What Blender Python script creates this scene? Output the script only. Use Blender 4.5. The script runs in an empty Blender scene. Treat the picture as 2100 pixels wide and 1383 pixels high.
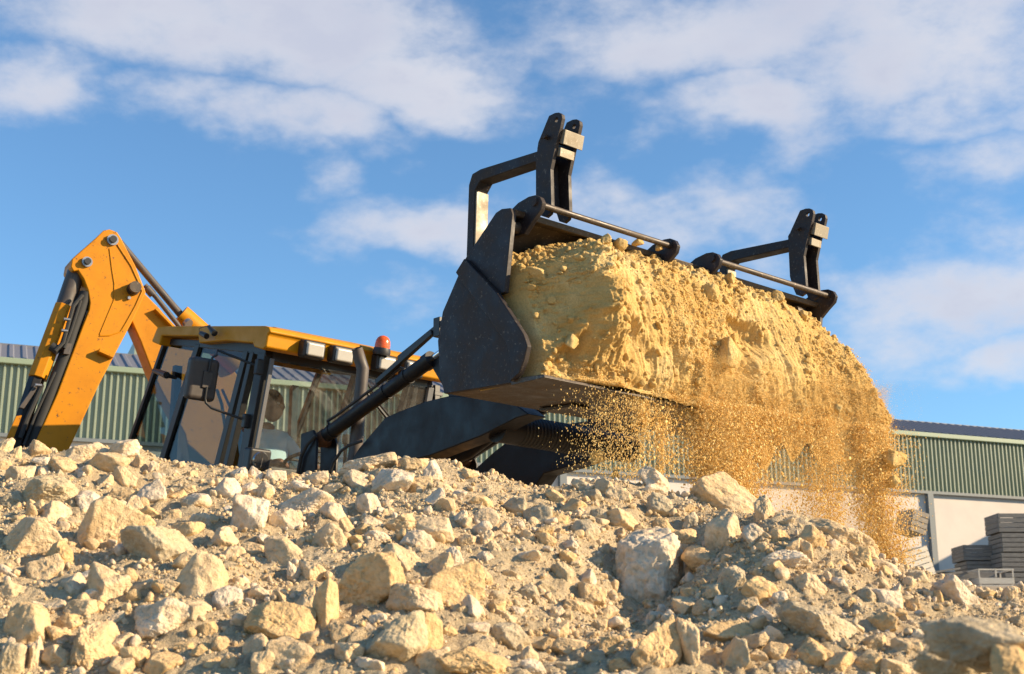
import bpy, bmesh, math, random
import numpy as np
from mathutils import Vector, Matrix
random.seed(7); rng = np.random.default_rng(11)
sc = bpy.context.scene
COL = sc.collection

# ------------------------------------------------------------------ camera
CAMH = 0.5
FPX = 2750.0
PITCH = math.atan(708.5 / FPX)
cd = bpy.data.cameras.new('camera'); cam = bpy.data.objects.new('camera', cd); COL.objects.link(cam)
cam.location = (0, 0, CAMH); cam.rotation_euler = (math.pi/2 + PITCH, 0, 0)
cd.sensor_width = 36; cd.lens = 36 * FPX / 2100; cd.clip_start = .05; cd.clip_end = 3000
cd.dof.use_dof = True; cd.dof.focus_distance = 6.6; cd.dof.aperture_fstop = 7.0
sc.camera = cam
sc.cycles.transparent_max_bounces = 32
sc.view_settings.view_transform = 'Standard'; sc.view_settings.look = 'None'
sc.view_settings.exposure = 0.95; sc.view_settings.gamma = 1
sc.render.resolution_x = 1024; sc.render.resolution_y = 674

# ------------------------------------------------------------------ sun and sky
SUN_EL = math.radians(23); SUN_AZ = math.radians(97)      # azimuth clockwise from +Y
sdir = Vector((math.sin(SUN_AZ)*math.cos(SUN_EL), math.cos(SUN_AZ)*math.cos(SUN_EL), math.sin(SUN_EL)))
sl = bpy.data.lights.new('sun', 'SUN'); sl.energy = 5.0; sl.angle = math.radians(.5); sl.color = (1, .78, .50)
so = bpy.data.objects.new('sun', sl); COL.objects.link(so)
so.rotation_euler = (-sdir).to_track_quat('-Z', 'Y').to_euler()

def px_dir(px, py):
    u = px - 1050.; v = 691.5 - py
    return Vector((u, FPX*math.cos(PITCH) - v*math.sin(PITCH), FPX*math.sin(PITCH) + v*math.cos(PITCH)))

world = bpy.data.worlds.new("World"); sc.world = world; world.use_nodes = True
def build_world():
    nt = world.node_tree; N = nt.nodes; L = nt.links
    bg = N['Background']; bg.inputs['Strength'].default_value = .08
    sky = N.new('ShaderNodeTexSky'); sky.sky_type = 'NISHITA'; sky.sun_disc = False
    sky.sun_elevation = SUN_EL; sky.sun_rotation = SUN_AZ; sky.altitude = 300; sky.air_density = 1.0
    sky.dust_density = .3; sky.ozone_density = 2.5
    tc = N.new('ShaderNodeTexCoord')
    def m(op, a, b=None, c=None, clamp=False):
        n = N.new('ShaderNodeMath'); n.operation = op; n.use_clamp = clamp
        for i, x in enumerate((a, b, c)):
            if x is None: continue
            if isinstance(x, (int, float)): n.inputs[i].default_value = x
            else: L.new(x, n.inputs[i])
        return n.outputs[0]
    sep = N.new('ShaderNodeSeparateXYZ'); L.new(tc.outputs['Generated'], sep.inputs[0])
    az = m('ARCTAN2', sep.outputs[0], sep.outputs[1]); el = m('ARCSINE', sep.outputs[2])
    def noise(scale, detail, rough, stretch=(1, 1, 1.8), dist=0, off=(0, 0, 0)):
        mp = N.new('ShaderNodeMapping'); mp.inputs['Scale'].default_value = stretch; mp.inputs['Location'].default_value = off
        L.new(tc.outputs['Generated'], mp.inputs[0])
        n = N.new('ShaderNodeTexNoise'); n.inputs['Scale'].default_value = scale; n.inputs['Detail'].default_value = detail
        n.inputs['Roughness'].default_value = rough; n.inputs['Distortion'].default_value = dist
        L.new(mp.outputs[0], n.inputs['Vector']); return n.outputs['Fac']
    # warped coordinates so the banks have ragged outlines
    w1 = m('MULTIPLY', m('SUBTRACT', noise(9, 4, .55, off=(3, 1, 2)), .5), .16)
    w2 = m('MULTIPLY', m('SUBTRACT', noise(9, 4, .55, off=(7, 5, 1)), .5), .09)
    az = m('ADD', az, w1); el = m('ADD', el, w2)
    banks = [  # cloud banks: centre, half width, half height, strength
        (520,60,470,95,1.15),(860,175,260,75,1.1),(620,255,190,55,.95),(60,150,150,75,.95),(380,215,210,50,.8),
        (1500,60,430,95,1.05),(1900,90,330,130,1.1),(1560,225,240,62,1.0),(1990,230,200,50,.8),(1180,120,120,50,.55),
        (880,470,170,62,1.0),(1350,460,200,75,.95),(830,590,130,50,.6),(2030,330,150,75,.75),(2010,600,290,95,1.05),
        (1900,680,240,110,.7),(2050,760,200,45,.8),(660,370,80,40,.55),(1000,270,110,40,.6),(1500,560,200,60,.5),
        (1100,420,120,60,.45),(250,270,60,30,.35),(1480,380,120,60,.35),(850,360,90,40,.4),(1180,210,120,60,.4)]
    acc = None
    for (x, y, rx, ry, s) in banks:
        d = px_dir(x, y).normalized(); a0 = math.atan2(d.x, d.y); e0 = math.asin(d.z)
        dx = m('DIVIDE', m('SUBTRACT', az, a0), rx/FPX*1.15); dy = m('DIVIDE', m('SUBTRACT', el, e0), ry/FPX*1.25)
        r2 = m('ADD', m('MULTIPLY', dx, dx), m('MULTIPLY', dy, dy))
        g = m('MULTIPLY', m('EXPONENT', m('MULTIPLY', r2, -.8)), s*.93)
        acc = g if acc is None else m('MAXIMUM', acc, g)
    # everywhere else in the sky: free noise clouds
    far = m('MULTIPLY', m('SUBTRACT', noise(2.6, 5, .5, (1, 1, 2.5)), .63), 5.0, clamp=True)
    away = m('MULTIPLY', m('SUBTRACT', m('ABSOLUTE', az), .42), 8, clamp=True)
    up = m('MULTIPLY', m('SUBTRACT', el, .55), 8, clamp=True)
    acc = m('MAXIMUM', acc, m('MULTIPLY', far, m('MAXIMUM', away, up)))
    nz = m('SUBTRACT', noise(13, 10, .64), .5); nz2 = m('SUBTRACT', noise(6, 5, .5, off=(1, 9, 4)), .5)
    dens = m('ADD', m('ADD', acc, m('MULTIPLY', nz, 1.2)), m('MULTIPLY', nz2, .6))
    mr = N.new('ShaderNodeMapRange'); mr.interpolation_type = 'SMOOTHSTEP'
    mr.inputs['From Min'].default_value = .22; mr.inputs['From Max'].default_value = 1.02
    L.new(dens, mr.inputs['Value'])
    mask = m('MULTIPLY', mr.outputs[0], .90)
    # thick middles greyer, thin edges whiter
    mr2 = N.new('ShaderNodeMapRange'); mr2.interpolation_type = 'SMOOTHSTEP'
    mr2.inputs['From Min'].default_value = .55; mr2.inputs['From Max'].default_value = 1.25
    L.new(m('ADD', dens, m('MULTIPLY', nz2, 1.2)), mr2.inputs['Value'])
    cm = N.new('ShaderNodeMix'); cm.data_type = 'RGBA'
    cm.inputs[6].default_value = (5.1, 5.1, 5.45, 1); cm.inputs[7].default_value = (4.0, 4.15, 4.9, 1)
    L.new(mr2.outputs[0], cm.inputs[0])
    tint = N.new('ShaderNodeMix'); tint.data_type = 'RGBA'; tint.blend_type = 'MULTIPLY'; tint.inputs[0].default_value = 1
    tint.inputs[7].default_value = (.92, 1.21, 1.34, 1); L.new(sky.outputs[0], tint.inputs[6])
    fin = N.new('ShaderNodeMix'); fin.data_type = 'RGBA'
    L.new(mask, fin.inputs[0]); L.new(tint.outputs[2], fin.inputs[6]); L.new(cm.outputs[2], fin.inputs[7])
    L.new(fin.outputs[2], bg.inputs['Color'])
build_world()

# ------------------------------------------------------------------ frames of reference
SB, CB = math.sin(math.radians(48)), math.cos(math.radians(48))
def W(a, z, b):                       # machine frame: a forward, b across, z up
    return Vector((CB*a + SB*b, -SB*a + CB*b, z))
def onplane(px, py, p0, n):
    d = px_dir(px, py); o = Vector((0, 0, CAMH)); n = Vector(n); p0 = Vector(p0)
    return o + d * ((p0 - o).dot(n) / d.dot(n))
def PB(px, py, b):                    # point in the machine's upright plane b -> (a, z)
    p = onplane(px, py, (SB*b, CB*b, 0), (SB, CB, 0)); return (CB*p.x - SB*p.y, p.z)
def prof(pts, b): return [PB(x, y, b) for x, y in pts]
def Q(px, py, b): a, z = PB(px, py, b); return W(a, z, b)
FWD = Vector((CB, -SB, 0)); LAT = Vector((SB, CB, 0)); UP = Vector((0, 0, 1))
TILT = math.radians(10.5)             # the machine stands nose down on the pile
MF = (FWD*math.cos(TILT) - UP*math.sin(TILT)); MU = (UP*math.cos(TILT) + FWD*math.sin(TILT))

# ------------------------------------------------------------------ mesh builder
class MB:
    def __init__(s): s.v = []; s.f = []; s.mi = []
    def add(s, vs, fs, mi=0):
        o = len(s.v); s.v += [tuple(v) for v in vs]; s.f += [tuple(i+o for i in f) for f in fs]; s.mi += [mi]*len(fs); return s
    def prism(s, pts, ext, mi=0):
        n = len(pts); ext = Vector(ext); pts = [Vector(p) for p in pts]
        vs = pts + [p+ext for p in pts]
        fs = [tuple(range(n)), tuple(range(2*n-1, n-1, -1))] + [(i, i+n, (i+1) % n+n, (i+1) % n) for i in range(n)]
        return s.add(vs, fs, mi)
    def box(s, c, ax, ay, az, mi=0):   # centre and three full edge vectors
        c = Vector(c); ax = Vector(ax)/2; ay = Vector(ay)/2; az = Vector(az)/2
        vs = [c+i*ax+j*ay+k*az for i in (-1, 1) for j in (-1, 1) for k in (-1, 1)]
        return s.add(vs, [(0,1,3,2),(4,6,7,5),(0,4,5,1),(2,3,7,6),(0,2,6,4),(1,5,7,3)], mi)
    def bar(s, p, q, w, d, up=UP, mi=0):
        p = Vector(p); q = Vector(q); x = q-p; y = x.cross(Vector(up)).normalized(); z = y.cross(x).normalized()
        return s.box((p+q)/2, x, y*d, z*w, mi)
    def tube(s, path, r, n=14, mi=0, caps=True):
        path = [Vector(p) for p in path]; m = len(path); rr = r if isinstance(r, (list, tuple)) else [r]*m
        vs = []; prev = None
        for i, p in enumerate(path):
            t = (path[min(i+1, m-1)] - path[max(i-1, 0)])
            if t.length < 1e-9: t = path[-1]-path[0]
            t.normalize()
            if prev is None:
                x = t.cross(UP if abs(t.z) < .9 else Vector((1, 0, 0))).normalized()
            else: x = (prev - t*prev.dot(t)).normalized()
            prev = x; y = t.cross(x)
            vs += [p + (x*math.cos(2*math.pi*k/n) + y*math.sin(2*math.pi*k/n))*rr[i] for k in range(n)]
        fs = [(i*n+k, i*n+(k+1) % n, (i+1)*n+(k+1) % n, (i+1)*n+k) for i in range(m-1) for k in range(n)]
        if caps: fs += [tuple(range(n-1, -1, -1)), tuple((m-1)*n+k for k in range(n))]
        return s.add(vs, fs, mi)
ORG = {}
def props(o, label=None, cat=None, group=None, kind=None):
    if label: o['label'] = label
    if cat: o['category'] = cat
    if group: o['group'] = group
    if kind: o['kind'] = kind
    return o
def thing(name, org, label, cat, group=None):
    o = bpy.data.objects.new(name, None); o.empty_display_size = .2; COL.objects.link(o)
    o.location = org; ORG[o.name] = Vector(org); return props(o, label, cat, group)
def obj(name, mb, mats, parent=None, smooth=False, bevel=0, seg=2, label=None, org=None):
    if not isinstance(mats, (list, tuple)): mats = [mats]
    if parent is not None: o3 = ORG[parent.name]
    else:
        if org is None:
            a = np.array(mb.v); org = ((a[:, 0].min()+a[:, 0].max())/2, (a[:, 1].min()+a[:, 1].max())/2, a[:, 2].min())
        o3 = Vector(org)
    me = bpy.data.meshes.new(name); me.from_pydata([tuple(Vector(v)-o3) for v in mb.v], [], mb.f)
    for m_ in mats: me.materials.append(m_)
    me.polygons.foreach_set('material_index', mb.mi)
    bm = bmesh.new(); bm.from_mesh(me); bmesh.ops.recalc_face_normals(bm, faces=bm.faces); bm.to_mesh(me); bm.free()
    o = bpy.data.objects.new(name, me); COL.objects.link(o); ORG[o.name] = o3
    if parent is None: o.location = o3
    else: o.parent = parent
    if smooth or bevel: 
        me.polygons.foreach_set('use_smooth', [True]*len(me.polygons))
    if bevel:
        b = o.modifiers.new('bevel', 'BEVEL'); b.width = bevel; b.segments = seg; b.limit_method = 'ANGLE'; b.angle_limit = math.radians(35); b.harden_normals = True
    elif smooth:
        me.set_sharp_from_angle(angle=math.radians(40))
    if label: o['label'] = label
    return o
def npmesh(name, v, f, mats, mi=None, smooth=True):
    me = bpy.data.meshes.new(name); v = np.ascontiguousarray(v, dtype=np.float32); f = np.ascontiguousarray(f, dtype=np.int32)
    me.vertices.add(len(v)); me.vertices.foreach_set('co', v.ravel())
    k = f.shape[1]; me.loops.add(f.size); me.loops.foreach_set('vertex_index', f.ravel())
    me.polygons.add(len(f)); me.polygons.foreach_set('loop_start', np.arange(0, f.size, k, dtype=np.int32))
    me.polygons.foreach_set('loop_total', np.full(len(f), k, dtype=np.int32))
    if smooth: me.polygons.foreach_set('use_smooth', np.ones(len(f), dtype=bool))
    for m_ in (mats if isinstance(mats, (list, tuple)) else [mats]): me.materials.append(m_)
    if mi is not None: me.polygons.foreach_set('material_index', np.asarray(mi, dtype=np.int32))
    me.update(); me.validate(); return me

# ------------------------------------------------------------------ numpy noise
def _h(ix, iy, iz, seed):
    n = (ix.astype(np.int64)*73856093) ^ (iy.astype(np.int64)*19349663) ^ (iz.astype(np.int64)*83492791) ^ (seed*2654435761)
    n = n & 0xffffffff; n = ((n ^ (n >> 13))*1274126177) & 0xffffffff; n = n ^ (n >> 16)
    n = (n*2246822519) & 0xffffffff; n = n ^ (n >> 15)
    return (n & 0xffffff)/8388607.5 - 1
def vn(p, seed=0):
    i = np.floor(p).astype(np.int64); f = p-i; f = f*f*f*(f*(f*6-15)+10); x, y, z = f.T; r = 0
    for dx in (0, 1):
        for dy in (0, 1):
            for dz in (0, 1):
                w = (x if dx else 1-x)*(y if dy else 1-y)*(z if dz else 1-z)
                r = r + w*_h(i[:, 0]+dx, i[:, 1]+dy, i[:, 2]+dz, seed)
    return r
def fbm(p, o=4, seed=0, g=.5):
    r = 0; a = 1; s = 0
    for k in range(o):
        r = r + a*vn(p*(2.03**k)+k*7.3, seed+k); s += a; a *= g
    return r/s
def billow(p, o=4, seed=0, g=.5):
    r = 0; a = 1; s = 0
    for k in range(o):
        r = r + a*(1-np.abs(vn(p*(2.07**k)+k*3.1, seed+k))*2); s += a; a *= g
    return r/s
_ico = {0: (np.array([[1,0,0],[-1,0,0],[0,1,0],[0,-1,0],[0,0,1],[0,0,-1.]]), np.array([[0,2,4],[2,1,4],[1,3,4],[3,0,4],[2,0,5],[1,2,5],[3,1,5],[0,3,5]]))}
def ico(sub):
    if sub not in _ico:
        bm = bmesh.new(); bmesh.ops.create_icosphere(bm, subdivisions=sub, radius=1)
        v = np.array([q.co[:] for q in bm.verts]); f = np.array([[q.index for q in p.verts] for p in bm.faces]); bm.free(); _ico[sub] = (v, f)
    return _ico[sub]

# ------------------------------------------------------------------ materials
def mat(name, base, rough=.6, metal=0, spec=.5, **k):
    m = bpy.data.materials.new(name); m.use_nodes = True; b = m.node_tree.nodes['Principled BSDF']
    b.inputs['Base Color'].default_value = (*base, 1); b.inputs['Roughness'].default_value = rough; b.inputs['Metallic'].default_value = metal
    b.inputs['Specular IOR Level'].default_value = spec
    return m
def mnodes(m): return m.node_tree.nodes, m.node_tree.links, m.node_tree.nodes['Principled BSDF']
def nnoise(m, scale, detail=5, rough=.55, stretch=None, coord='Object', rnd=True):
    N, L, b = mnodes(m)
    tc = N.new('ShaderNodeTexCoord'); src = tc.outputs[coord]
    if rnd:
        oi = N.new('ShaderNodeObjectInfo'); ad = N.new('ShaderNodeVectorMath'); ad.operation = 'MULTIPLY_ADD'
        cx = N.new('ShaderNodeCombineXYZ')
        for i in range(3): L.new(oi.outputs['Random'], cx.inputs[i])
        L.new(cx.outputs[0], ad.inputs[0]); ad.inputs[1].default_value = (37, 53, 71); L.new(src, ad.inputs[2]); src = ad.outputs[0]
    if stretch:
        mp = N.new('ShaderNodeMapping'); mp.inputs['Scale'].default_value = stretch; L.new(src, mp.inputs[0]); src = mp.outputs[0]
    n = N.new('ShaderNodeTexNoise'); n.inputs['Scale'].default_value = scale; n.inputs['Detail'].default_value = detail; n.inputs['Roughness'].default_value = rough
    L.new(src, n.inputs['Vector']); return n.outputs['Fac']
def ramp(m, fac, stops):
    N, L, b = mnodes(m); r = N.new('ShaderNodeValToRGB'); cr = r.color_ramp
    while len(cr.elements) < len(stops): cr.elements.new(.5)
    for e, (p, c) in zip(cr.elements, stops):
        e.position = p; e.color = (*c, 1) if len(c) == 3 else c
    L.new(fac, r.inputs[0]); return r.outputs[0]
def mix(m, fac, a, b_, mode='MIX'):
    N, L, b = mnodes(m); x = N.new('ShaderNodeMix'); x.data_type = 'RGBA'; x.blend_type = mode
    for i, q in ((0, fac), (6, a), (7, b_)):
        if isinstance(q, (int, float)): x.inputs[i].default_value = q
        elif isinstance(q, tuple): x.inputs[i].default_value = (*q, 1)
        else: L.new(q, x.inputs[i])
    return x.outputs[2]
def bump(m, h, strength=.5, dist=.01, prev=None):
    N, L, b = mnodes(m); n = N.new('ShaderNodeBump'); n.inputs['Strength'].default_value = strength; n.inputs['Distance'].default_value = dist
    L.new(h, n.inputs['Height'])
    if prev: L.new(prev, n.inputs['Normal'])
    L.new(n.outputs[0], b.inputs['Normal']); return n.outputs[0]
def setc(m, c): mnodes(m)[1].new(c, mnodes(m)[2].inputs['Base Color'])
def k3(c, k): return tuple(q*k for q in c)

def rockmat(name, c, dust):
    m = mat(name, c, .92, spec=.15)
    n1 = nnoise(m, 9, 6, .6); n2 = nnoise(m, 55, 5, .6); n3 = nnoise(m, 260, 3, .6); n4 = nnoise(m, 4, 3, .5)
    col = ramp(m, n1, [(.3, k3(c, .72)), (.5, c), (.68, tuple(min(q*1.15, .82) for q in c))])
    col = mix(m, ramp(m, n4, [(.42, (0, 0, 0)), (.62, (1, 1, 1))]), col, dust)
    col = mix(m, .55, col, ramp(m, n2, [(.3, (.55, .5, .42)), (.5, (.9, .9, .9)), (.7, (1.15, 1.15, 1.15))]), 'MULTIPLY')
    setc(m, col)
    p = bump(m, n2, .8, .014); bump(m, n3, .6, .004, p)
    return m
R_W = rockmat('limestone_white', (.74, .60, .44), (.66, .49, .30))
R_C = rockmat('limestone_cream', (.69, .52, .32), (.64, .455, .25))
R_Y = rockmat('limestone_yellow', (.68, .475, .25), (.63, .43, .21))
R_G = rockmat('limestone_grey', (.52, .42, .28), (.56, .44, .27))
RM = dict(w=R_W, c=R_C, y=R_Y, g=R_G)
def soilmat(name, c1, c2, c3, gscale=90, b1=.6):
    m = mat(name, c1, .95, spec=.1)
    n1 = nnoise(m, 3, 5, .6, rnd=False); n2 = nnoise(m, gscale, 4, .7, rnd=False); n3 = nnoise(m, gscale*4, 2, .6, rnd=False)
    col = ramp(m, n1, [(.3, c1), (.5, c2), (.7, c3)])
    col = mix(m, .6, col, ramp(m, n2, [(.3, (.62, .58, .5)), (.5, (.95, .95, .95)), (.7, (1.2, 1.2, 1.2))]), 'MULTIPLY')
    setc(m, col); p = bump(m, n2, b1, .012); bump(m, n3, .5, .004, p); return m
M_HEAP = soilmat('heap_soil', (.53, .405, .25), (.63, .49, .305), (.72, .57, .37), 90, .9)
M_LOAD = soilmat('sandy_soil', (.56, .355, .12), (.66, .445, .17), (.74, .56, .27), 110, .6)
M_GROUND = soilmat('ground_soil', (.30, .24, .16), (.36, .29, .20), (.42, .34, .24), 8)
M_GRAIN = mat('sand_grain', (.60, .40, .15), .95, spec=.1)
setc(M_GRAIN, ramp(M_GRAIN, nnoise(M_GRAIN, 30, 2, .5, rnd=False), [(.3, (.74, .45, .13)), (.5, (.82, .56, .21)), (.7, (.84, .67, .34))]))

def paint(name, c, rough, dirt, wear, wearc, scale=6, metal=0, wthr=.66):
    m = mat(name, c, rough, metal, spec=.28 if max(c) < .03 else .22 if c[2] < .01 else .5)
    n1 = nnoise(m, scale, 6, .6, rnd=False); n2 = nnoise(m, scale*7, 6, .75, rnd=False); n3 = nnoise(m, scale*14, 4, .7, (1, 1, .25), rnd=False)
    col = mix(m, ramp(m, n1, [(.45, (0, 0, 0)), (.75, (.7, .7, .7))]), c, dirt)
    col = mix(m, ramp(m, n2, [(wthr, (0, 0, 0)), (wthr+.06, (wear, wear, wear))]), col, wearc)
    col = mix(m, ramp(m, n3, [(.64, (0, 0, 0)), (.74, (wear*.7,)*3)]), col, wearc)
    setc(m, col)
    N, L, b = mnodes(m); rr = ramp(m, n1, [(.3, (rough*.8,)*3), (.7, (min(rough*1.5, 1),)*3)]); L.new(rr, b.inputs['Roughness'])
    bump(m, n2, .08, .004); return m
YEL = paint('amber_paint', (.52, .20, .002), .45, (.36, .13, .004), 1, (.09, .05, .025), 3.2, wthr=.60)
YDK = paint('brown_ochre_paint', (.52, .22, .004), .45, (.33, .14, .01), .6, (.10, .06, .03), 5, wthr=.72)
NAVY = paint('navy_black_paint', (.008, .007, .009), .45, (.02, .017, .015), .35, (.10, .08, .06), 6)
BKT = paint('charcoal_steel', (.021, .0165, .018), .52, (.06, .044, .032), .6, (.17, .145, .12), 7, wthr=.59)
WORN = paint('worn_brown_steel', (.05, .037, .027), .45, (.11, .08, .055), .8, (.26, .20, .14), 9, metal=.2, wthr=.58)
BARE = paint('bare_lit_steel', (.22, .19, .14), .5, (.26, .2, .13), .8, (.55, .5, .42), 9, metal=.3, wthr=.6)
CHROME = mat('chrome', (.75, .75, .76), .12, 1)
STEEL = mat('pin_steel', (.30, .30, .31), .4, .8)
BLK = mat('black_plastic', (.016, .016, .017), .5)
GREYP = mat('grey_frame_paint', (.12, .12, .125), .45)
MIRR = paint('mirror_housing_plastic', (.045, .036, .032), .5, (.09, .07, .055), .3, (.2, .16, .12), 8)
RUST = paint('rusted_steel', (.11, .05, .025), .8, (.05, .03, .02), .5, (.2, .09, .04), 12)
RUBB = mat('rubber', (.02, .02, .02), .75)
EXH = paint('exhaust_steel', (.055, .045, .04), .5, (.12, .09, .07), .4, (.2, .15, .1), 9)
LENS = mat('lamp_lens', (.42, .40, .36), .2); 
LENS2 = mat('head_lamp_lens', (.35, .35, .36), .08, .9)
ORANGE = mat('beacon_orange', (.62, .10, .012), .22); ORANGE.node_tree.nodes['Principled BSDF'].inputs['Subsurface Weight'].default_value = .3
SKIN = mat('skin', (.20, .10, .06), .55); SHIRT = mat('pale_blue_shirt', (.40, .60, .66), .85); HAIR = mat('dark_hair', (.02, .013, .01), .7); TROU = mat('dark_trousers', (.03, .035, .05), .8)
EYE = mat('eye', (.6, .58, .55), .3)
SEATM = mat('seat_vinyl', (.03, .03, .035), .6); OCH = mat('ochre_inner_panel', (.42, .23, .08), .6); REDM = mat('red_trim', (.42, .05, .06), .5)
ORP = mat('orange_inner_panel', (.60, .24, .04), .5)
def glass(name, tint, gl, rough=.02, dust=.1):
    m = bpy.data.materials.new(name); m.use_nodes = True; N = m.node_tree.nodes; L = m.node_tree.links; N.clear()
    out = N.new('ShaderNodeOutputMaterial'); t = N.new('ShaderNodeBsdfTransparent'); t.inputs[0].default_value = (*tint, 1)
    g = N.new('ShaderNodeBsdfGlossy'); g.inputs['Roughness'].default_value = rough; g.inputs['Color'].default_value = (*gl, 1)
    lw = N.new('ShaderNodeLayerWeight'); lw.inputs['Blend'].default_value = .5
    pw = N.new('ShaderNodeMath'); pw.operation = 'POWER'; L.new(lw.outputs['Facing'], pw.inputs[0]); pw.inputs[1].default_value = 3.2
    ma = N.new('ShaderNodeMath'); ma.operation = 'MULTIPLY_ADD'; L.new(pw.outputs[0], ma.inputs[0]); ma.inputs[1].default_value = .7; ma.inputs[2].default_value = .035
    mx = N.new('ShaderNodeMixShader'); L.new(ma.outputs[0], mx.inputs[0]); L.new(t.outputs[0], mx.inputs[1]); L.new(g.outputs[0], mx.inputs[2])
    d = N.new('ShaderNodeBsdfDiffuse'); d.inputs[0].default_value = (.55, .48, .38, 1)
    tc = N.new('ShaderNodeTexCoord'); nz = N.new('ShaderNodeTexNoise'); nz.inputs['Scale'].default_value = 14; nz.inputs['Detail'].default_value = 6; nz.inputs['Roughness'].default_value = .7
    L.new(tc.outputs['Object'], nz.inputs['Vector'])
    mr = N.new('ShaderNodeMapRange'); mr.inputs['From Min'].default_value = .35; mr.inputs['From Max'].default_value = .75; mr.inputs['To Max'].default_value = dust*2
    L.new(nz.outputs['Fac'], mr.inputs[0])
    m2 = N.new('ShaderNodeMixShader'); L.new(mr.outputs[0], m2.inputs[0]); L.new(mx.outputs[0], m2.inputs[1]); L.new(d.outputs[0], m2.inputs[2]); L.new(m2.outputs[0], out.inputs[0]); return m
GL_SIDE = glass('tinted_side_glass', (.50, .60, .64), (.40, .38, .37), dust=.006)
GL_FRONT = glass('dusty_windscreen_glass', (.93, .95, .95), (.7, .7, .7), dust=.03)

# ------------------------------------------------------------------ setting: ground and the rubble heap
gx = np.concatenate([np.linspace(-600, -20, 30), np.linspace(-18, 40, 60), np.linspace(44, 700, 30)])
gy = np.concatenate([np.linspace(-300, -5, 16), np.linspace(-4, 70, 75), np.linspace(75, 1500, 30)])
GX, GY = np.meshgrid(gx, gy); 
def gz(x, y):
    t = np.clip((y-13)/20, 0, 1); return 2.7*t*t*(3-2*t)
Z = gz(GX, GY)
v = np.stack([GX.ravel(), GY.ravel(), Z.ravel()], 1); nx = len(gx); idx = np.arange(len(v)).reshape(GX.shape)
f = np.stack([idx[:-1, :-1].ravel(), idx[:-1, 1:].ravel(), idx[1:, 1:].ravel(), idx[1:, :-1].ravel()], 1)
o = bpy.data.objects.new('ground', npmesh('ground', v, f, M_GROUND)); COL.objects.link(o); o['kind'] = 'structure'

YC = 5.15
crest_px = [(-300,905),(0,918),(40,920),(110,938),(190,925),(270,928),(330,960),(460,970),(560,976),(640,970),(700,975),(760,965),(830,956),(900,958),(960,975),
            (1020,990),(1090,1012),(1160,1005),(1240,990),(1330,1000),(1400,1012),(1500,1040),(1600,1060),(1680,1090),(1780,1142),(1850,1160),(1920,1190),(2000,1205),(2100,1215),(2400,1250)]
cx_, cz_ = [], []
for x, y in crest_px:
    p = onplane(x, y, (0, YC, 0), (0, 1, 0)); cx_.append(p.x); cz_.append(p.z)
cx_ = np.array(cx_); cz_ = np.array(cz_)
def heap_base(x, y):
    zc = np.interp(x, cx_, cz_)
    zf = .44 + 0*x
    t = np.clip((y-3.0)/(YC-3.0), 0, 1)
    z = zf + (zc-zf)*(t*(1.25-.25*t))
    z = np.where(y < 3.0, .44 - (3.0-y)*.36, z)
    z = np.where(y > YC, zc - np.clip(y-YC-.25, 0, 9)*.62 - np.minimum(np.clip(y-YC, 0, 9), .25)*.1, z)
    # gully right of centre, and the little ridge at the right
    gxl = .62 - (YC-y)*.20
    z = z - .22*np.exp(-((x-gxl)/.19)**2)*np.exp(-((y-4.1)/.55)**2)
    z = z + .10*np.exp(-((x-(1.02-(YC-y)*.15))/.17)**2)*np.exp(-((y-4.15)/.45)**2)
    z = z - .10*np.exp(-((x-.05)/.16)**2)*np.exp(-((y-3.5)/.3)**2)*.5
    z = np.maximum(z, .485-((x-.74)/.36)**2*.4-((y-1.95)/.36)**2*.4)
    side = np.clip(np.abs(x)-3.2, 0, 9); z = z - side*.55
    return z
def heap_z(x, y, fine=True):
    x = np.asarray(x, float); y = np.asarray(y, float); z = heap_base(x, y)
    p = np.stack([x, y, 0*x], 1)
    z = z + .045*fbm(p*2.2, 3, 5) + .020*billow(p*6, 3, 9)
    if fine: z = z + .018*billow(p*17, 5, 21, .62) + .005*fbm(p*90, 3, 33, .7)
    return z
xs = np.concatenate([np.linspace(-7, -2.55, 60), np.arange(-2.5, 2.5, .0085), np.linspace(2.55, 7, 60)])
ys = np.concatenate([np.linspace(.2, 2.55, 60), np.arange(2.6, 5.5, .0085), np.linspace(5.55, 9.5, 90)])
HX, HY = np.meshgrid(xs, ys); hz = heap_z(HX.ravel(), HY.ravel())
v = np.stack([HX.ravel(), HY.ravel(), hz], 1); idx = np.arange(len(v)).reshape(HX.shape)
f = np.stack([idx[:-1, :-1].ravel(), idx[:-1, 1:].ravel(), idx[1:, 1:].ravel(), idx[1:, :-1].ravel()], 1)
o = bpy.data.objects.new('rubble_heap', npmesh('rubble_heap', v, f, M_HEAP)); COL.objects.link(o); o['kind'] = 'structure'

def heap_hit(px, py):
    d = px_dir(px, py); d = d/d.y; ysn = np.arange(2.2, 6.2, .004)
    zz = CAMH + d.z*ysn; hh = heap_z(d.x*ysn, ysn, False); k = np.nonzero(hh >= zz)[0]
    if len(k) == 0:
        k = np.argmax(hh-zz); 
    else: k = k[0]
    return Vector((d.x*ysn[k], ysn[k], zz[k]))

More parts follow.
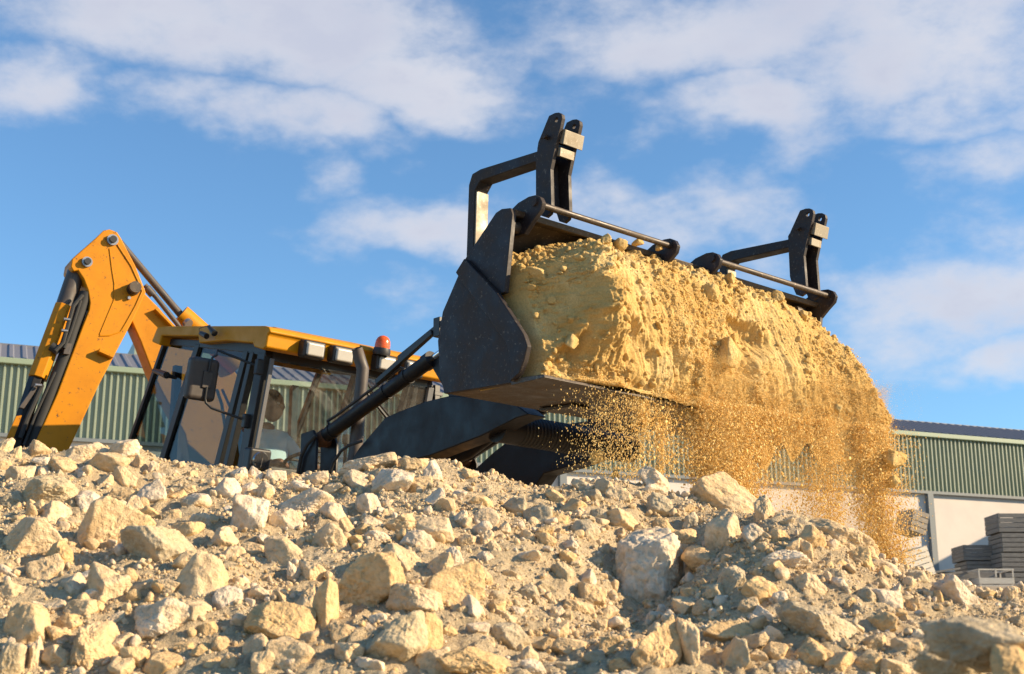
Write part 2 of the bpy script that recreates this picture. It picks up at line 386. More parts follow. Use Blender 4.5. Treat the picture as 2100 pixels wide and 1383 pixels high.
def rock_shape(seed, sub=5, angular=.5, q=14, rough=1.0):
    r_ = np.random.default_rng(seed); d, f = ico(sub)
    K = int(r_.integers(13, 24)); n = r_.normal(size=(K, 3)); n /= np.linalg.norm(n, axis=1)[:, None]
    h = r_.uniform(.62, 1.0, len(n))
    dd = np.clip(d@n.T, 0, None)/h
    r = np.minimum((dd**q+1e-30).sum(1)**(-1/q), 1.35)
    s = seed*3.7
    r *= 1 + .11*fbm(d*1.6+s, 3, seed) 
    r += rough*(.065*fbm(d*4.0+s, 3, seed+5) + .045*billow(d*8+s, 4, seed+9, .62) - .02 + (.016*fbm(d*30+s, 3, seed+7, .7) if sub > 4 else 0))
    v = d*r[:, None]; lo = v.min(0); hi = v.max(0); v = (v-(lo+hi)/2)/((hi-lo)/2)
    return v, f
GROUP = 'loose rocks lying on the rubble heap'
ROCKS = []
def add_rock(px, py, w, h, tone, seed, sub=5, depth=None, at=None, lift=.12, rough=1.0, q=14, lean=0, share=None):
    """rock centred in the photo at px,py; w,h its apparent size there"""
    if at is None:
        P = heap_hit(px, py+h*.18)
    else: P = at
    D = P.y; sx = w*D/2840/2*1.30; sz = h*D/2840/2*1.32; sy = (sx*.55+sz*.45) if depth is None else depth
    c = Vector((P.x, P.y+sy*.25, P.z + sz*(lift+.14)))
    if share is None:
        vv, ff = rock_shape(seed, sub, q=q, rough=rough)
        if lean: 
            vv = vv.copy(); vv[:, 0] += lean*vv[:, 2]; vv[:, 0] /= (1+abs(lean))
        me = npmesh('rock', vv*np.array([sx, sy, sz]), ff, RM[tone])
        o = bpy.data.objects.new('rock', me); COL.objects.link(o)
    else:
        o = share.copy(); COL.objects.link(o)
    o.location = c
    ROCKS.append((o, px, py, max(w, h), tone, w/h)); return o

def Az(L_): return [(X/2.75, 880+Y/2.75, w/2.75, h/2.75, t) for X, Y, w, h, t in L_]
def Bz(L_): return [(700+X/2.75, 880+Y/2.75, w/2.75, h/2.75, t) for X, Y, w, h, t in L_]
def Cz(L_): return [(1400+X/2.863, 900+Y/2.863, w/2.863, h/2.863, t) for X, Y, w, h, t in L_]
RL = Az([(200,130,140,110,'c'),(75,150,80,90,'c'),(20,110,90,110,'c'),(245,195,110,60,'w'),(110,270,130,110,'c'),(235,255,80,80,'w'),(455,150,150,110,'w'),(560,125,100,90,'w'),
 (695,130,170,120,'w'),(610,205,190,140,'c'),(470,250,110,80,'w'),(290,370,310,180,'g'),(860,230,70,90,'w'),(835,380,180,170,'w'),(690,395,165,90,'c'),(500,430,210,150,'w'),
 (990,385,100,80,'y'),(745,445,130,120,'w'),(620,590,450,310,'c'),(285,485,190,130,'w'),(150,640,330,230,'c'),(340,720,150,150,'y'),(250,795,190,150,'c'),(880,690,330,230,'g'),
 (1050,585,150,110,'y'),(1120,880,260,290,'c'),(630,900,240,240,'c'),(150,1130,230,240,'c'),(920,1090,310,210,'w'),(510,1270,330,300,'c'),(1060,770,180,140,'c'),(1255,355,170,130,'w'),
 (1400,520,210,250,'w'),(1340,265,120,100,'w'),(1440,262,100,90,'w'),(1550,280,130,90,'w'),(1400,350,120,90,'w'),(1500,365,110,110,'w'),(1780,295,150,90,'w'),(1690,330,150,80,'w'),(1700,440,330,160,'w'),
 (1600,525,190,130,'w'),(1600,710,240,180,'c'),(1860,640,200,180,'c'),(1655,825,90,120,'w'),(1130,530,110,95,'w'),(1210,520,80,70,'c'),(1600,970,110,100,'c'),(1720,990,120,190,'c'),
 (1830,1035,150,300,'y'),(1570,1110,380,220,'y'),(1645,1290,260,190,'c'),(85,420,160,120,'g'),(60,1320,180,190,'g'),(900,1340,200,130,'y'),(1290,1320,90,90,'c'),(725,1030,90,80,'c'),(560,1020,70,80,'y'),
 (660,240,60,50,'w'),(1420,690,120,90,'c'),(1300,580,70,60,'c'),(480,830,70,70,'w'),(790,770,100,70,'c'),(1370,860,70,60,'w'),(1500,840,80,50,'c'),(180,1290,80,190,'w'),(1190,1330,80,70,'y'),(1010,210,60,50,'w')])
RL += Bz([(150,215,300,130,'w'),(90,290,180,110,'w'),(280,315,230,170,'w'),(410,215,140,100,'c'),(520,255,120,140,'w'),(720,262,95,75,'c'),(580,345,110,80,'c'),(150,450,140,140,'w'),(40,570,110,120,'c'),
 (240,480,70,70,'w'),(660,385,90,70,'w'),(670,512,110,95,'w'),(430,640,190,130,'w'),(530,590,200,170,'c'),(200,625,150,90,'w'),(350,775,310,210,'c'),(160,900,370,320,'y'),(555,790,150,150,'c'),
 (630,770,100,170,'w'),(640,910,330,260,'y'),(410,985,330,190,'c'),(300,1230,330,320,'g'),(480,1180,150,240,'y'),(740,1330,430,160,'y'),(790,855,120,150,'c'),(710,775,70,50,'c'),
 (970,455,130,120,'g'),(1110,515,140,150,'g'),(1230,522,115,90,'y'),(1140,582,120,70,'y'),(1160,632,110,80,'y'),(1235,590,60,50,'c'),(1050,612,90,70,'c'),(820,622,80,90,'c'),(870,682,80,90,'c'),
 (920,575,75,90,'w'),(1310,440,190,105,'y'),(1425,400,115,100,'g'),(1560,390,120,110,'c'),(1490,335,110,100,'g'),(1370,322,130,70,'g'),(1570,525,190,120,'c'),(1450,500,80,80,'g'),(1768,290,180,140,'w'),
 (1790,455,170,160,'g'),(1770,355,170,80,'w'),(1815,560,120,100,'y'),(1720,845,390,500,'w'),(1410,950,145,140,'c'),(1330,1010,200,90,'c'),(1255,835,120,140,'g'),(1115,980,85,60,'c'),
 (1180,960,75,70,'w'),(1510,1042,110,80,'c'),(1270,1072,90,80,'c'),(1590,1130,110,115,'g'),(1050,1295,130,110,'c'),(1075,1355,150,90,'w'),(780,1140,120,80,'w'),(820,1210,90,70,'c'),
 (610,1150,100,70,'y'),(1790,1260,330,330,'y'),(1430,1295,130,80,'g'),(1330,770,60,50,'c'),(1440,760,80,50,'g'),(1500,890,60,70,'g'),(1480,680,60,60,'g'),(960,830,110,60,'w'),(1280,1350,140,60,'g'),(1000,1040,90,60,'w')])
RL += Cz([(230,355,480,260,'c'),(480,445,110,200,'c'),(260,565,225,280,'c'),(430,575,160,130,'w'),(50,500,100,120,'g'),(560,592,110,95,'y'),(780,612,215,170,'y'),(940,585,360,220,'c'),(1105,670,90,100,'y'),
 (650,645,120,100,'c'),(725,660,100,120,'c'),(130,722,230,160,'c'),(620,502,90,60,'c'),(55,780,85,80,'w'),(290,845,160,165,'g'),(190,912,110,100,'g'),(540,772,150,90,'c'),
 (610,725,290,120,'w'),(445,800,100,70,'g'),(60,905,120,60,'y'),(1180,765,230,110,'w'),(750,870,160,130,'c'),(840,820,70,65,'w'),(925,858,100,75,'w'),(570,945,85,80,'w'),(1080,945,165,130,'g'),
 (1225,970,190,140,'w'),(1260,905,50,90,'w'),(1175,1090,190,120,'y'),(1600,915,270,180,'w'),(1495,952,90,100,'y'),(1380,820,170,80,'g'),(1910,935,90,110,'c'),(1965,905,50,70,'c'),
 (840,1130,440,270,'g'),(530,1160,145,100,'w'),(280,1150,265,130,'y'),(760,1275,240,170,'y'),(310,1300,200,210,'g'),(40,1260,150,330,'c'),(1350,985,80,80,'y'),(1410,1042,80,60,'w'),(1345,1095,60,55,'w'),
 (1500,1195,110,80,'w'),(980,970,70,60,'y'),(1300,1060,90,60,'y'),(200,1030,80,60,'w'),(1480,1270,90,70,'y'),(600,1060,60,50,'g'),(420,1060,80,55,'w'),(1700,1000,120,50,'c')])
k = 0
for (px, py, w, h, t) in RL:
    k += 1
    add_rock(px, py, w, h, t, 100+k, 6 if w > 95 else 5, q=random.choice((14, 22, 34, 46)), rough=random.uniform(.6, 1.3), lean=random.uniform(-.35, .35))
# blurred boulders close to the camera, lower right
for (px, py, w, h, t, y) in ((2020,1312,185,88,'g',1.95),(1950,1362,120,95,'g',2.1),(2085,1372,90,90,'y',1.9)):
    p = onplane(px, py, (0, y, 0), (0, 1, 0)); k += 1
    add_rock(px, py, w, h, t, 500+k, 6, at=p, lift=-.3, q=18, rough=1.3)
# further medium stones between the big ones, copies of twelve shapes
protos = []
r2 = random.Random(5)
taken = [(a, b, c) for (_, a, b, c, _, _) in ROCKS]
def place_small(px, py, w, share=None, tone='c'):
    return None
n_extra = 300 - len(ROCKS); tries = 0
base = {}
while n_extra > 0 and tries < 6000:
    tries += 1
    px = r2.uniform(5, 2095); py = r2.uniform(920, 1378)
    cy = np.interp(px, [c[0] for c in crest_px], [c[1] for c in crest_px])
    if py < cy+6: continue
    w = r2.uniform(30, 62)*(.8+.4*(py-900)/480); ok = all((px-a)**2+(py-b)**2 > ((c+w)*.36)**2 for a, b, c in taken)
    if not ok: continue
    taken.append((px, py, w)); n_extra -= 1
    tone = r2.choice('wccyyg') if px > 1000 else r2.choice('wwccyc'); key = (tone, r2.randrange(5))
    h = w*r2.uniform(.6, 1.0)
    if key not in base:
        base[key] = add_rock(px, py, w, h, tone, 900+k, 5, q=r2.choice((16, 30))); k += 1; base[key]['_w'] = w
    else:
        src = base[key]; o = add_rock(px, py, w, h, tone, 0, share=src)
        s = w/src['_w']*(o.location.y/src.location.y); o.scale = (s, s, s*r2.uniform(.75, 1.1)); o.rotation_euler = (r2.uniform(-.4, .4), r2.uniform(-.4, .4), r2.uniform(0, 6.28))
for b_ in base.values(): del b_['_w']
for o, *_ in ROCKS:
    if '_w' in o: del o['_w']
# every rock gets a label that finds it: look, band, landmark and rank from the left
def region(px):
    for lim, n in ((240, 'below the digger arm'), (460, 'below the cab side window'), (640, 'below the windscreen'), (860, 'below the tilt cylinder'), (1080, 'below the lift arm'),
                   (1300, 'below the bucket floor'), (1560, 'below the falling soil'), (1800, 'right of the falling soil'), (9999, 'below the slatted crates')):
        if px < lim: return n
ORD = ['first', 'second', 'third', 'fourth', 'fifth', 'sixth', 'seventh', 'eighth', 'ninth', 'tenth', 'eleventh', 'twelfth', 'thirteenth', 'fourteenth', 'fifteenth']
TN = dict(w='whitish', c='cream', y='yellow', g='grey')
bins_ = {}
for (o, px, py, s, t, asp) in ROCKS:
    cy = float(np.interp(px, [c[0] for c in crest_px], [c[1] for c in crest_px]))
    tt = (py-cy)/(1383-cy); band = 'on the crest' if tt < .13 else 'high' if tt < .4 else 'halfway down' if tt < .7 else 'low'
    size = 'huge' if s > 120 else 'large' if s > 72 else 'medium' if s > 45 else 'small' if s > 30 else 'tiny'
    form = 'elongated ' if asp > 1.65 else 'upright ' if asp < .8 else ''
    bins_.setdefault((size, form, TN[t], band, region(px)), []).append((px, o))
for (size, form, tn, band, reg), ls in bins_.items():
    ls.sort(key=lambda q: q[0])
    for i, (px, o) in enumerate(ls):
        if len(ls) == 1: lab = f'{size} {form}{tn} rock {band} on the heap {reg}'
        else: lab = f'{ORD[min(i, 14)]} from left of {size} {form}{tn} rocks {band} on the heap {reg}'
        lab = lab.replace('on the crest on the heap', 'on the heap crest')
        if len(lab.split()) > 16: lab = lab.replace('halfway down on the heap', 'halfway down').replace('below the cab side window', 'below the side window')
        props(o, lab, 'rock', GROUP)

# countless small stones
def scatter_stones():
    V, F, MI = [], [], []; off = 0
    for (sub, cnt, lo, hi, pw) in ((3, 1300, .011, .027, 1.8), (2, 12000, .005, .012, 1.8), (1, 52000, .002, .0055, 1.3)):
        d, f = ico(sub)
        shapes = []
        for s in range(14):
            r_ = np.random.default_rng(s+sub*50); n = r_.normal(size=(9, 3)); n /= np.linalg.norm(n, axis=1)[:, None]; h = r_.uniform(.6, 1, 9)
            r = ((np.clip(d@n.T, 1e-3, None)/h)**9).sum(1)**(-1/9); vv = d*np.clip(r, .5, 1.3)[:, None]*r_.uniform(.65, 1.05, 3); shapes.append(vv)
        y = 2.7 + (5.45-2.7)*rng.random(cnt)**.9; x = (rng.random(cnt)*2-1)*(.42*y+.2)
        # clusters: gravelly patches and bare patches
        keep = (fbm(np.stack([x*2.5, y*2.5, 0*x], 1), 3, 77) + rng.random(cnt)*1.1-.35) > 0; x = x[keep]; y = y[keep]; cnt = len(x)
        z = heap_z(x, y); s = lo*(hi/lo)**(rng.random(cnt)**pw)
        q = rng.normal(size=(cnt, 4)); q /= np.linalg.norm(q, axis=1)[:, None]; w_, a, b, c = q.T
        R = np.stack([np.stack([1-2*(b*b+c*c), 2*(a*b-c*w_), 2*(a*c+b*w_)], 1), np.stack([2*(a*b+c*w_), 1-2*(a*a+c*c), 2*(b*c-a*w_)], 1), np.stack([2*(a*c-b*w_), 2*(b*c+a*w_), 1-2*(a*a+b*b)], 1)], 1)
        sh = np.array(shapes)[rng.integers(0, 14, cnt)]
        P = np.einsum('nij,nkj->nki', R, sh)*s[:, None, None] + np.stack([x, y, z+s*.30], 1)[:, None, :]
        V.append(P.reshape(-1, 3)); n = len(d); F.append((f[None]+(np.arange(cnt)*n)[:, None, None]).reshape(-1, 3)+off); off += cnt*n
        MI.append(np.repeat(rng.choice(4, cnt, p=(.22, .60, .08, .10)), len(f)))
    me = npmesh('gravel', np.concatenate(V), np.concatenate(F), [R_W, R_C, R_Y, R_G], np.concatenate(MI), smooth=False)
    o = bpy.data.objects.new('gravel', me); COL.objects.link(o); props(o, 'small loose limestone chips and crumbs covering the rubble heap', 'gravel', kind='stuff')
scatter_stones()

# ------------------------------------------------------------------ warehouse
WP = Vector((-1050/2840*43, 43, 0)); az_w = math.radians(68.3); WD = Vector((math.sin(az_w), math.cos(az_w), 0)); WN = Vector((math.cos(az_w), -math.sin(az_w), 0))
def PWc(px, py, off=0): return onplane(px, py, WP+WN*off, WN)
z_eave = PWc(1050, 823).z; z_bot = PWc(1050, 955).z; z_ridge = z_eave
M_GREEN = mat('green_cladding', (.25, .33, .22), .5); 
N, L, b_ = mnodes(M_GREEN); setc(M_GREEN, ramp(M_GREEN, nnoise(M_GREEN, 1.2, 4, .6, rnd=False), [(.3, (.22, .265, .20)), (.7, (.26, .295, .215))]))
M_GTRIM = mat('green_trim', (.24, .30, .21), .5)
M_WALL = mat('white_render', (.60, .55, .50), .9); setc(M_WALL, ramp(M_WALL, nnoise(M_WALL, .8, 5, .6, rnd=False), [(.3, (.58, .52, .47)), (.7, (.65, .59, .53))]))
M_ROOFG = mat('grey_roof_sheet', (.15, .15, .17), .5)
M_COLM = mat('grey_column', (.16, .18, .19), .6)
xl, xr = -24, 66
whouse = thing('warehouse', WP+WD*10-WN*3+UP*3.4, 'long warehouse with green ribbed cladding above a white wall', 'warehouse')
def ribbed(p0, along, n, up, length, height, pitch, depth, mb):
    cnt = int(length/pitch); pts = []
    for i in range(cnt):
        s = i*pitch
        for (u, dd) in ((0, 0), (.50, 0), (.62, depth), (.88, depth)): pts.append((s+u*pitch, dd))
    vs = [p0+along*s+n*dd for s, dd in pts] + [p0+along*s+n*dd+up*height for s, dd in pts]; m_ = len(pts)
    mb.add(vs, [(i, i+1, i+1+m_, i+m_) for i in range(m_-1)])
mb = MB(); ribbed(WP+WD*xl+UP*z_bot+WN*.05, WD, WN, UP, xr-xl, z_eave-z_bot, .21, .095, mb); obj('cladding', mb, M_GREEN, whouse)
mb = MB(); mb.box(WP+WD*(xl+xr)/2+UP*(3.0+z_bot-.12)/2-WN*.15, WD*(xr-xl), WN*.3, UP*(z_bot-.12-3.0)); obj('wall', mb, M_WALL, whouse)
mb = MB(); mb.box(WP+WD*(xl+xr)/2+UP*(z_eave-.05)+WN*.15, WD*(xr-xl), WN*.24, UP*.2); obj('eave_trim', mb, M_GTRIM, whouse, bevel=.03)
mb = MB(); mb.box(WP+WD*(xl+xr)/2+UP*(z_bot-.06)+WN*.08, WD*(xr-xl), WN*.2, UP*.12); obj('base_flashing', mb, M_COLM, whouse)
mb = MB(); rs = (-WN*math.cos(.36)+UP*math.sin(.36)); ribbed(WP+WD*xl+UP*(z_eave+.06)+WN*.1, WD, (WN*math.sin(.36)+UP*math.cos(.36)), rs, xr-xl, 3.2, .42, .05, mb); obj('roof', mb, M_ROOFG, whouse)
mb = MB(); mb.box(WP+WD*(xl+xr)/2+UP*(z_eave+.06)+rs*3.2+WN*(-.1), WD*(xr-xl), WN*.4, UP*.12); obj('ridge_cap', mb, M_ROOFG, whouse)
mb = MB(); e0 = WP+UP*(z_eave+.1)-WN*.3; mb.prism([WP+WD*xl+UP*3-WN*.31, WP+WD*xl+UP*3-WN*15, WP+WD*xl+UP*z_eave-WN*15, WP+WD*xl+UP*(z_eave+.9)-WN*3.4, WP+WD*xl+UP*z_eave-WN*.31], WD*(xr-xl)); obj('building_body', mb, M_WALL, whouse)
for px in (1905, 1152):
    p = PWc(px, 1050); mb = MB(); mb.box(Vector((p.x, p.y, (3.0+z_bot-.12)/2))+WN*.1, WD*.28, WN*.2, UP*(z_bot-.12-3.0)); obj('column', mb, M_COLM, whouse)
p = PWc(1130, 1000); mb = MB(); mb.box(Vector((p.x, p.y, (3.0+z_bot-.12)/2))+WN*.06, WD*.07, WN*.07, UP*(z_bot-.12-3.0)); obj('downpipe', mb, M_COLM, whouse)
mb = MB(); p = PWc(266, 745, -7); q = PWc(420, 757, -7); r_ = PWc(266, 713, -7)
mb.box((p+q)/2+UP*((r_.z-p.z)/2-.5), WD*(q-p).length, WN*3, UP*(r_.z-p.z+1)); obj('roof_monitor', mb, M_GREEN, whouse)
# wing added out of frame, sized so its shadow falls across the white wall
wp = PWc(2330, 1000); mb = MB(); wp.z = 3.2
caster = thing('blocker', wp+WN*7, 'unseen pale shed standing at right angles to the warehouse end', 'blocker')
mb.prism([wp+WN*15, wp+WN*15-UP*.6, wp+WN*15+UP*8.0, wp+WN*.5+UP*6.9, wp+WN*.5-UP*.6], WD*9); obj('blocker_walls', mb, M_WALL, caster)
mb = MB(); mb.prism([wp+WN*.5+UP*6.92-WD*.4, wp+WN*15.3+UP*8.05-WD*.4, wp+WN*15.3+UP*8.2-WD*.4, wp+WN*.5+UP*7.07-WD*.4], WD*9.8); obj('roof', mb, M_ROOFG, caster)

# ------------------------------------------------------------------ bulk crates in the yard
M_WOOD = mat('weathered_wood', (.30, .26, .21), .85); setc(M_WOOD, ramp(M_WOOD, nnoise(M_WOOD, 5, 5, .6, (1, 1, 6)), [(.3, (.20, .175, .145)), (.7, (.36, .31, .25))]))
M_WOODL = mat('pale_wood', (.62, .56, .46), .8); setc(M_WOODL, ramp(M_WOODL, nnoise(M_WOODL, 5, 5, .6, (1, 1, 6)), [(.3, (.55, .49, .40)), (.7, (.68, .62, .52))]))
M_WOODD = mat('dark_wood', (.13, .12, .11), .85); setc(M_WOODD, ramp(M_WOODD, nnoise(M_WOODD, 5, 5, .6, (1, 1, 6)), [(.3, (.15, .14, .13)), (.7, (.25, .23, .20))]))
def crate(c, ux, uy, w, d, h, m_, label, slats=5, tilt=0, rail=False, lean=0):
    uz = UP.copy(); ux = Vector(ux).normalized(); uy = Vector(uy).normalized()
    if tilt:
        R_ = Matrix.Rotation(tilt, 3, uy); ux = R_@ux; uz = R_@uz
    c = Vector(c); t = thing('crate', c, label, 'crate', 'bulk crates in the yard')
    gap = .28 if slats else 0; sh = h/slats
    for (nrm, run, ln, dist) in ((uy, ux, w, d/2), (-uy, ux, w, d/2), (ux, uy, d, w/2), (-ux, uy, d, w/2)):
        mb = MB()
        for i in range(slats): mb.box(c+nrm*dist+uz*(sh*(i+.5)), run*ln*.985, nrm*.03, uz*sh*(1-gap*.55))
        obj('slat_side', mb, m_, t)
    for i in (-1, 1):
        for j in (-1, 1):
            mb = MB(); mb.box(c+ux*i*(w/2-.05)+uy*j*(d/2-.055)+uz*h/2, ux*.07, uy*.07, uz*h); obj('corner_post', mb, m_, t)
    mb = MB(); mb.box(c+uz*.04, ux*w*.96, uy*d*.96, uz*.05); obj('crate_floor', mb, m_, t)
    if rail:
        mb = MB(); zt = h+.24
        for nrm, run, ln, dist in ((uy, ux, w, d/2), (-uy, ux, w, d/2), (ux, uy, d, w/2), (-ux, uy, d, w/2)):
            mb.box(c+nrm*dist+uz*zt, run*ln, nrm*.04, uz*.05)
        for i in (-1, 0, 1):
            for j in (-1, 1): mb.box(c+ux*i*(w/2-.02)+uy*j*d/2+uz*(h+.12), ux*.04, uy*.05, uz*.24)
        obj('rail', mb, m_, t)
    return t
def yard(px, py, D): return onplane(px, py, (0, D, 0), (0, 1, 0))
def stack(px0, px1, pytop, D, h, n, m_, names, slats=4, hang=0, d=1.3):
    p = yard(px0, pytop, D); q = yard(px1, pytop, D); w = (q-p).length
    for i in range(n):
        c = (p+q)/2 + UP*(-h*(i+1) - .01*i) + Vector(((.04 if i % 2 else -.03), d/2, 0))
        crate(c, (1, 0, 0), (0, 1, 0), w, d, h*.985, m_, names(i), slats)
stack(2047, 2112, 1052, 46, .66, 6, M_WOODD, lambda i: f'dark crate in the tall stack at the right edge, {ORD[i]} from top', 4)
stack(1977, 2046, 1117, 47, .55, 4, M_WOODD, lambda i: f'dark crate in the shorter stack left of the tall one, {ORD[i]} from top', 4)
p = yard(1980, 1190, 43.5); crate(p+UP*-.72+Vector((-.05, .6, 0)), (1, 0, 0), (0, 1, 0), 2.1, 1.2, 1.0, M_WOODD, 'low dark crate left of the pale railed crate', 4)
p = yard(2048, 1228, 42.5); crate(p+Vector((0, .6, 0)), (1, 0, 0), (0, 1, 0), 1.10, 1.1, .66, M_WOODL, 'pale crate with an open rail on top', 3, rail=True)
p = yard(2048, 1262, 42.5); crate(p+Vector((.03, .6, -.25)), (1, 0, 0), (0, 1, 0), 1.12, 1.1, .74, M_WOODL, 'plain pale crate under the railed one', 3)
p = yard(1886, 1187, 40.5); crate(p+Vector((0, .5, -.08)), (.96, .28, 0), (-.28, .96, 0), .86, 1.1, .98, M_WOODL, 'white slatted crate leaning beside the falling soil', 6, tilt=-.30)
p = yard(1878, 1089, 41.5); crate(p+Vector((-.05, .5, -.05)), (.96, .28, 0), (-.28, .96, 0), .55, .9, .7, M_WOOD, 'small grey slatted crate tipped up behind the white one', 4, tilt=.28)
p = yard(1925, 1196, 42.5); t = thing('plank_pile', p+UP*-.6, 'low pile of dark planks between the white crate and the dark crates', 'planks')
for i in range(6):
    mb = MB(); mb.bar(p+Vector((-1.0, .15*i, -.38+.12*i)), p+Vector((1.0, .15*i+.2, -.12+.13*i)), .06, .16); obj('plank', mb, M_WOODD, t)

# ------------------------------------------------------------------ backhoe loader
ORG0 = W(-8.7, 0.35, 5.55)
BH = thing('backhoe_loader', ORG0, 'amber and black backhoe loader tipping soil from its raised front bucket', 'backhoe loader')
def prismB(pts, b0, b1, mb=None, mi=0, bt=None):
    """profile traced in plane bt (default b0), extruded across the machine"""
    mb = mb or MB(); pr_ = prof(pts, b0 if bt is None else bt)
    return mb.prism([W(a, z, b0) for a, z in pr_], LAT*(b1-b0), mi)

DP = W(-10.35, 0, 5.35); DN = Vector((.5, -.866, 0)); DL = Vector((.866, .5, 0))
def PD(X, Y, off=0): return onplane(X/2.66, 440+Y/2.66, DP+DN*off, DN)
def prismD(pts, off, th, mb=None, bt=0):
    mb = mb or MB(); return mb.prism([PD(x, y, bt)+DN*(off-bt) for x, y in pts], -DN*th)

# --- bucket
bk = obj('bucket', (lambda: (
    lambda outer: (lambda mb: mb)(MB().prism([W(a, z, 4.325) for a, z in outer], LAT*(6.925-4.325))))( (lambda P_: P_ + [
        (a+da, z+dz) for (a, z), (da, dz) in zip(P_[::-1], [(-.012,-.03),(.0,-.032),(.028,-.014),(.03,-.006),(.03,0),(.03,.005),(.028,.02),(.01,.028),(0,.022),(0,.016)])])(
        prof([(1105,772),(1050,786),(912,807),(903,760),(900,700),(910,640),(957,530),(1018,437),(1030,428),(1048,426)], 4.3))))(), WORN, BH, bevel=.004)
PLATE = [(1018,437),(1030,429),(1048,427),(1052,440),(1036,600),(1012,608),(1048,668),(1058,712),(1061,742),(1056,785),(912,808),(903,760),(899,700),(909,640),(956,530)]
STRIP = [(963,533),(1030,603),(1085,688),(1093,712),(1086,742),(1076,768),(1057,785),(1059,745),(1048,705),(990,625),(945,562)]
for i, (b0, b1) in enumerate(((4.295, 4.325), (6.925, 6.955))):
    pb = obj('side_plate', prismB(PLATE, b0, b1, bt=4.3), BKT, bk, bevel=.004)
obj('wear_strip', prismB(STRIP, 4.262, 4.294, bt=4.3), BKT, bk, bevel=.006)
obj('wear_strip', prismB(STRIP, 6.956, 6.988, bt=4.3), BKT, bk, bevel=.006)
LA, LZ = PB(1105, 772, 4.3); TA, TZ = PB(1048, 427, 4.3)
mb = prismB([(1118,769),(1060,776),(1050,785),(1052,791),(1120,775)], 4.29, 6.96, bt=4.3); obj('cutting_edge', mb, WORN, bk, bevel=.003)
for b in (4.9, 5.6, 6.3):      # stiffeners under the floor
    mb = prismB([(1000,795),(930,806),(932,812),(1002,801)], b, b+.12, bt=4.3); obj('floor_rib', mb, WORN, bk, bevel=.003)
for b in (4.345, 6.75):
    mb = MB(); mb.tube([W(TA-.06, TZ-.07, b), W(TA-.06, TZ-.07, b+.08)], .03); obj('bucket_boss', mb, WORN, bk, smooth=True)
# lugs and hinge rods
LUG = [(1046,492),(1050,436),(1068,418),(1090,405),(1103,402),(1113,406),(1118,417),(1114,433),(1100,452),(1080,482)]
ra, rz = PB(1103, 417, 4.42)
for b in (4.40, 5.43, 5.80, 6.93):
    lg = obj('lug', prismB(LUG, b, b+.03, bt=4.42), BKT, bk, bevel=.004)
    mb = MB(); mb.tube([W(ra, rz, b-.012), W(ra, rz, b+.042)], .022, 18); obj('pin_boss', mb, BKT, bk, smooth=True)
pa, pz = PB(1128, 432, 4.53)
ra2, rz2 = (ra+pa)/2+.01, (rz+pz)/2
for b0, b1 in ((4.41, 5.46), (5.81, 6.97)):
    mb = MB(); mb.tube([W(ra2, rz2, b0), W(ra2, rz2, b1)], .0165, 18); obj('hinge_rod', mb, WORN, bk, smooth=True)
# fork carriers folded over the back of the bucket
CAR = [(1126,238),(1138,232),(1146,231),(1152,235),(1153,243),(1149,262),(1140,294),(1129,347),(1131,424),(1128,438),(1119,446),(1110,443),(1104,425),(1099,400),(1099,328),(1104,292)]
def holed(pts, hole, b0, b1, r=.014):
    """plate with a round hole: outline joined to the hole by a slit"""
    P_ = prof(pts, 4.53); h = PB(*hole, 4.53); n = 12
    hp = [(h[0]+r*math.cos(2*math.pi*k/n), h[1]+r*math.sin(2*math.pi*k/n)) for k in range(n)]
    i0 = min(range(len(P_)), key=lambda i: (P_[i][0]-h[0])**2+(P_[i][1]-h[1])**2)
    j0 = min(range(n), key=lambda j: (P_[i0][0]-hp[j][0])**2+(P_[i0][1]-hp[j][1])**2)
    area = sum(P_[i][0]*P_[(i+1) % len(P_)][1]-P_[(i+1) % len(P_)][0]*P_[i][1] for i in range(len(P_)))
    hs = [hp[(j0-k if area > 0 else j0+k) % n] for k in range(n+1)]
    ring = P_[:i0+1] + hs + P_[i0:]
    mb = MB(); vs = [W(a, z, b0) for a, z in ring]; bm = bmesh.new()
    import mathutils
    nn = len(ring)
    mb.v = [tuple(q) for q in vs] + [tuple(q+LAT*(b1-b0)) for q in vs]
    tris = mathutils.geometry.tessellate_polygon([[Vector((a, z, 0)) for a, z in P_], [Vector((a, z, 0)) for a, z in hp]])
    allp = P_+hp; m_ = len(allp)
    mb = MB(); mb.v = [tuple(W(a, z, b0)) for a, z in allp]+[tuple(W(a, z, b1)) for a, z in allp]
    for t_ in tris: mb.f.append(tuple(t_)); mb.f.append(tuple(q+m_ for q in t_[::-1]))
    L_ = len(P_)
    for i in range(L_): j = (i+1) % L_; mb.f.append((i, j, j+m_, i+m_))
    for i in range(n): j = (i+1) % n; mb.f.append((L_+i, L_+j, L_+j+m_, L_+i+m_))
    mb.mi = [0]*len(mb.f); bm.free(); return mb
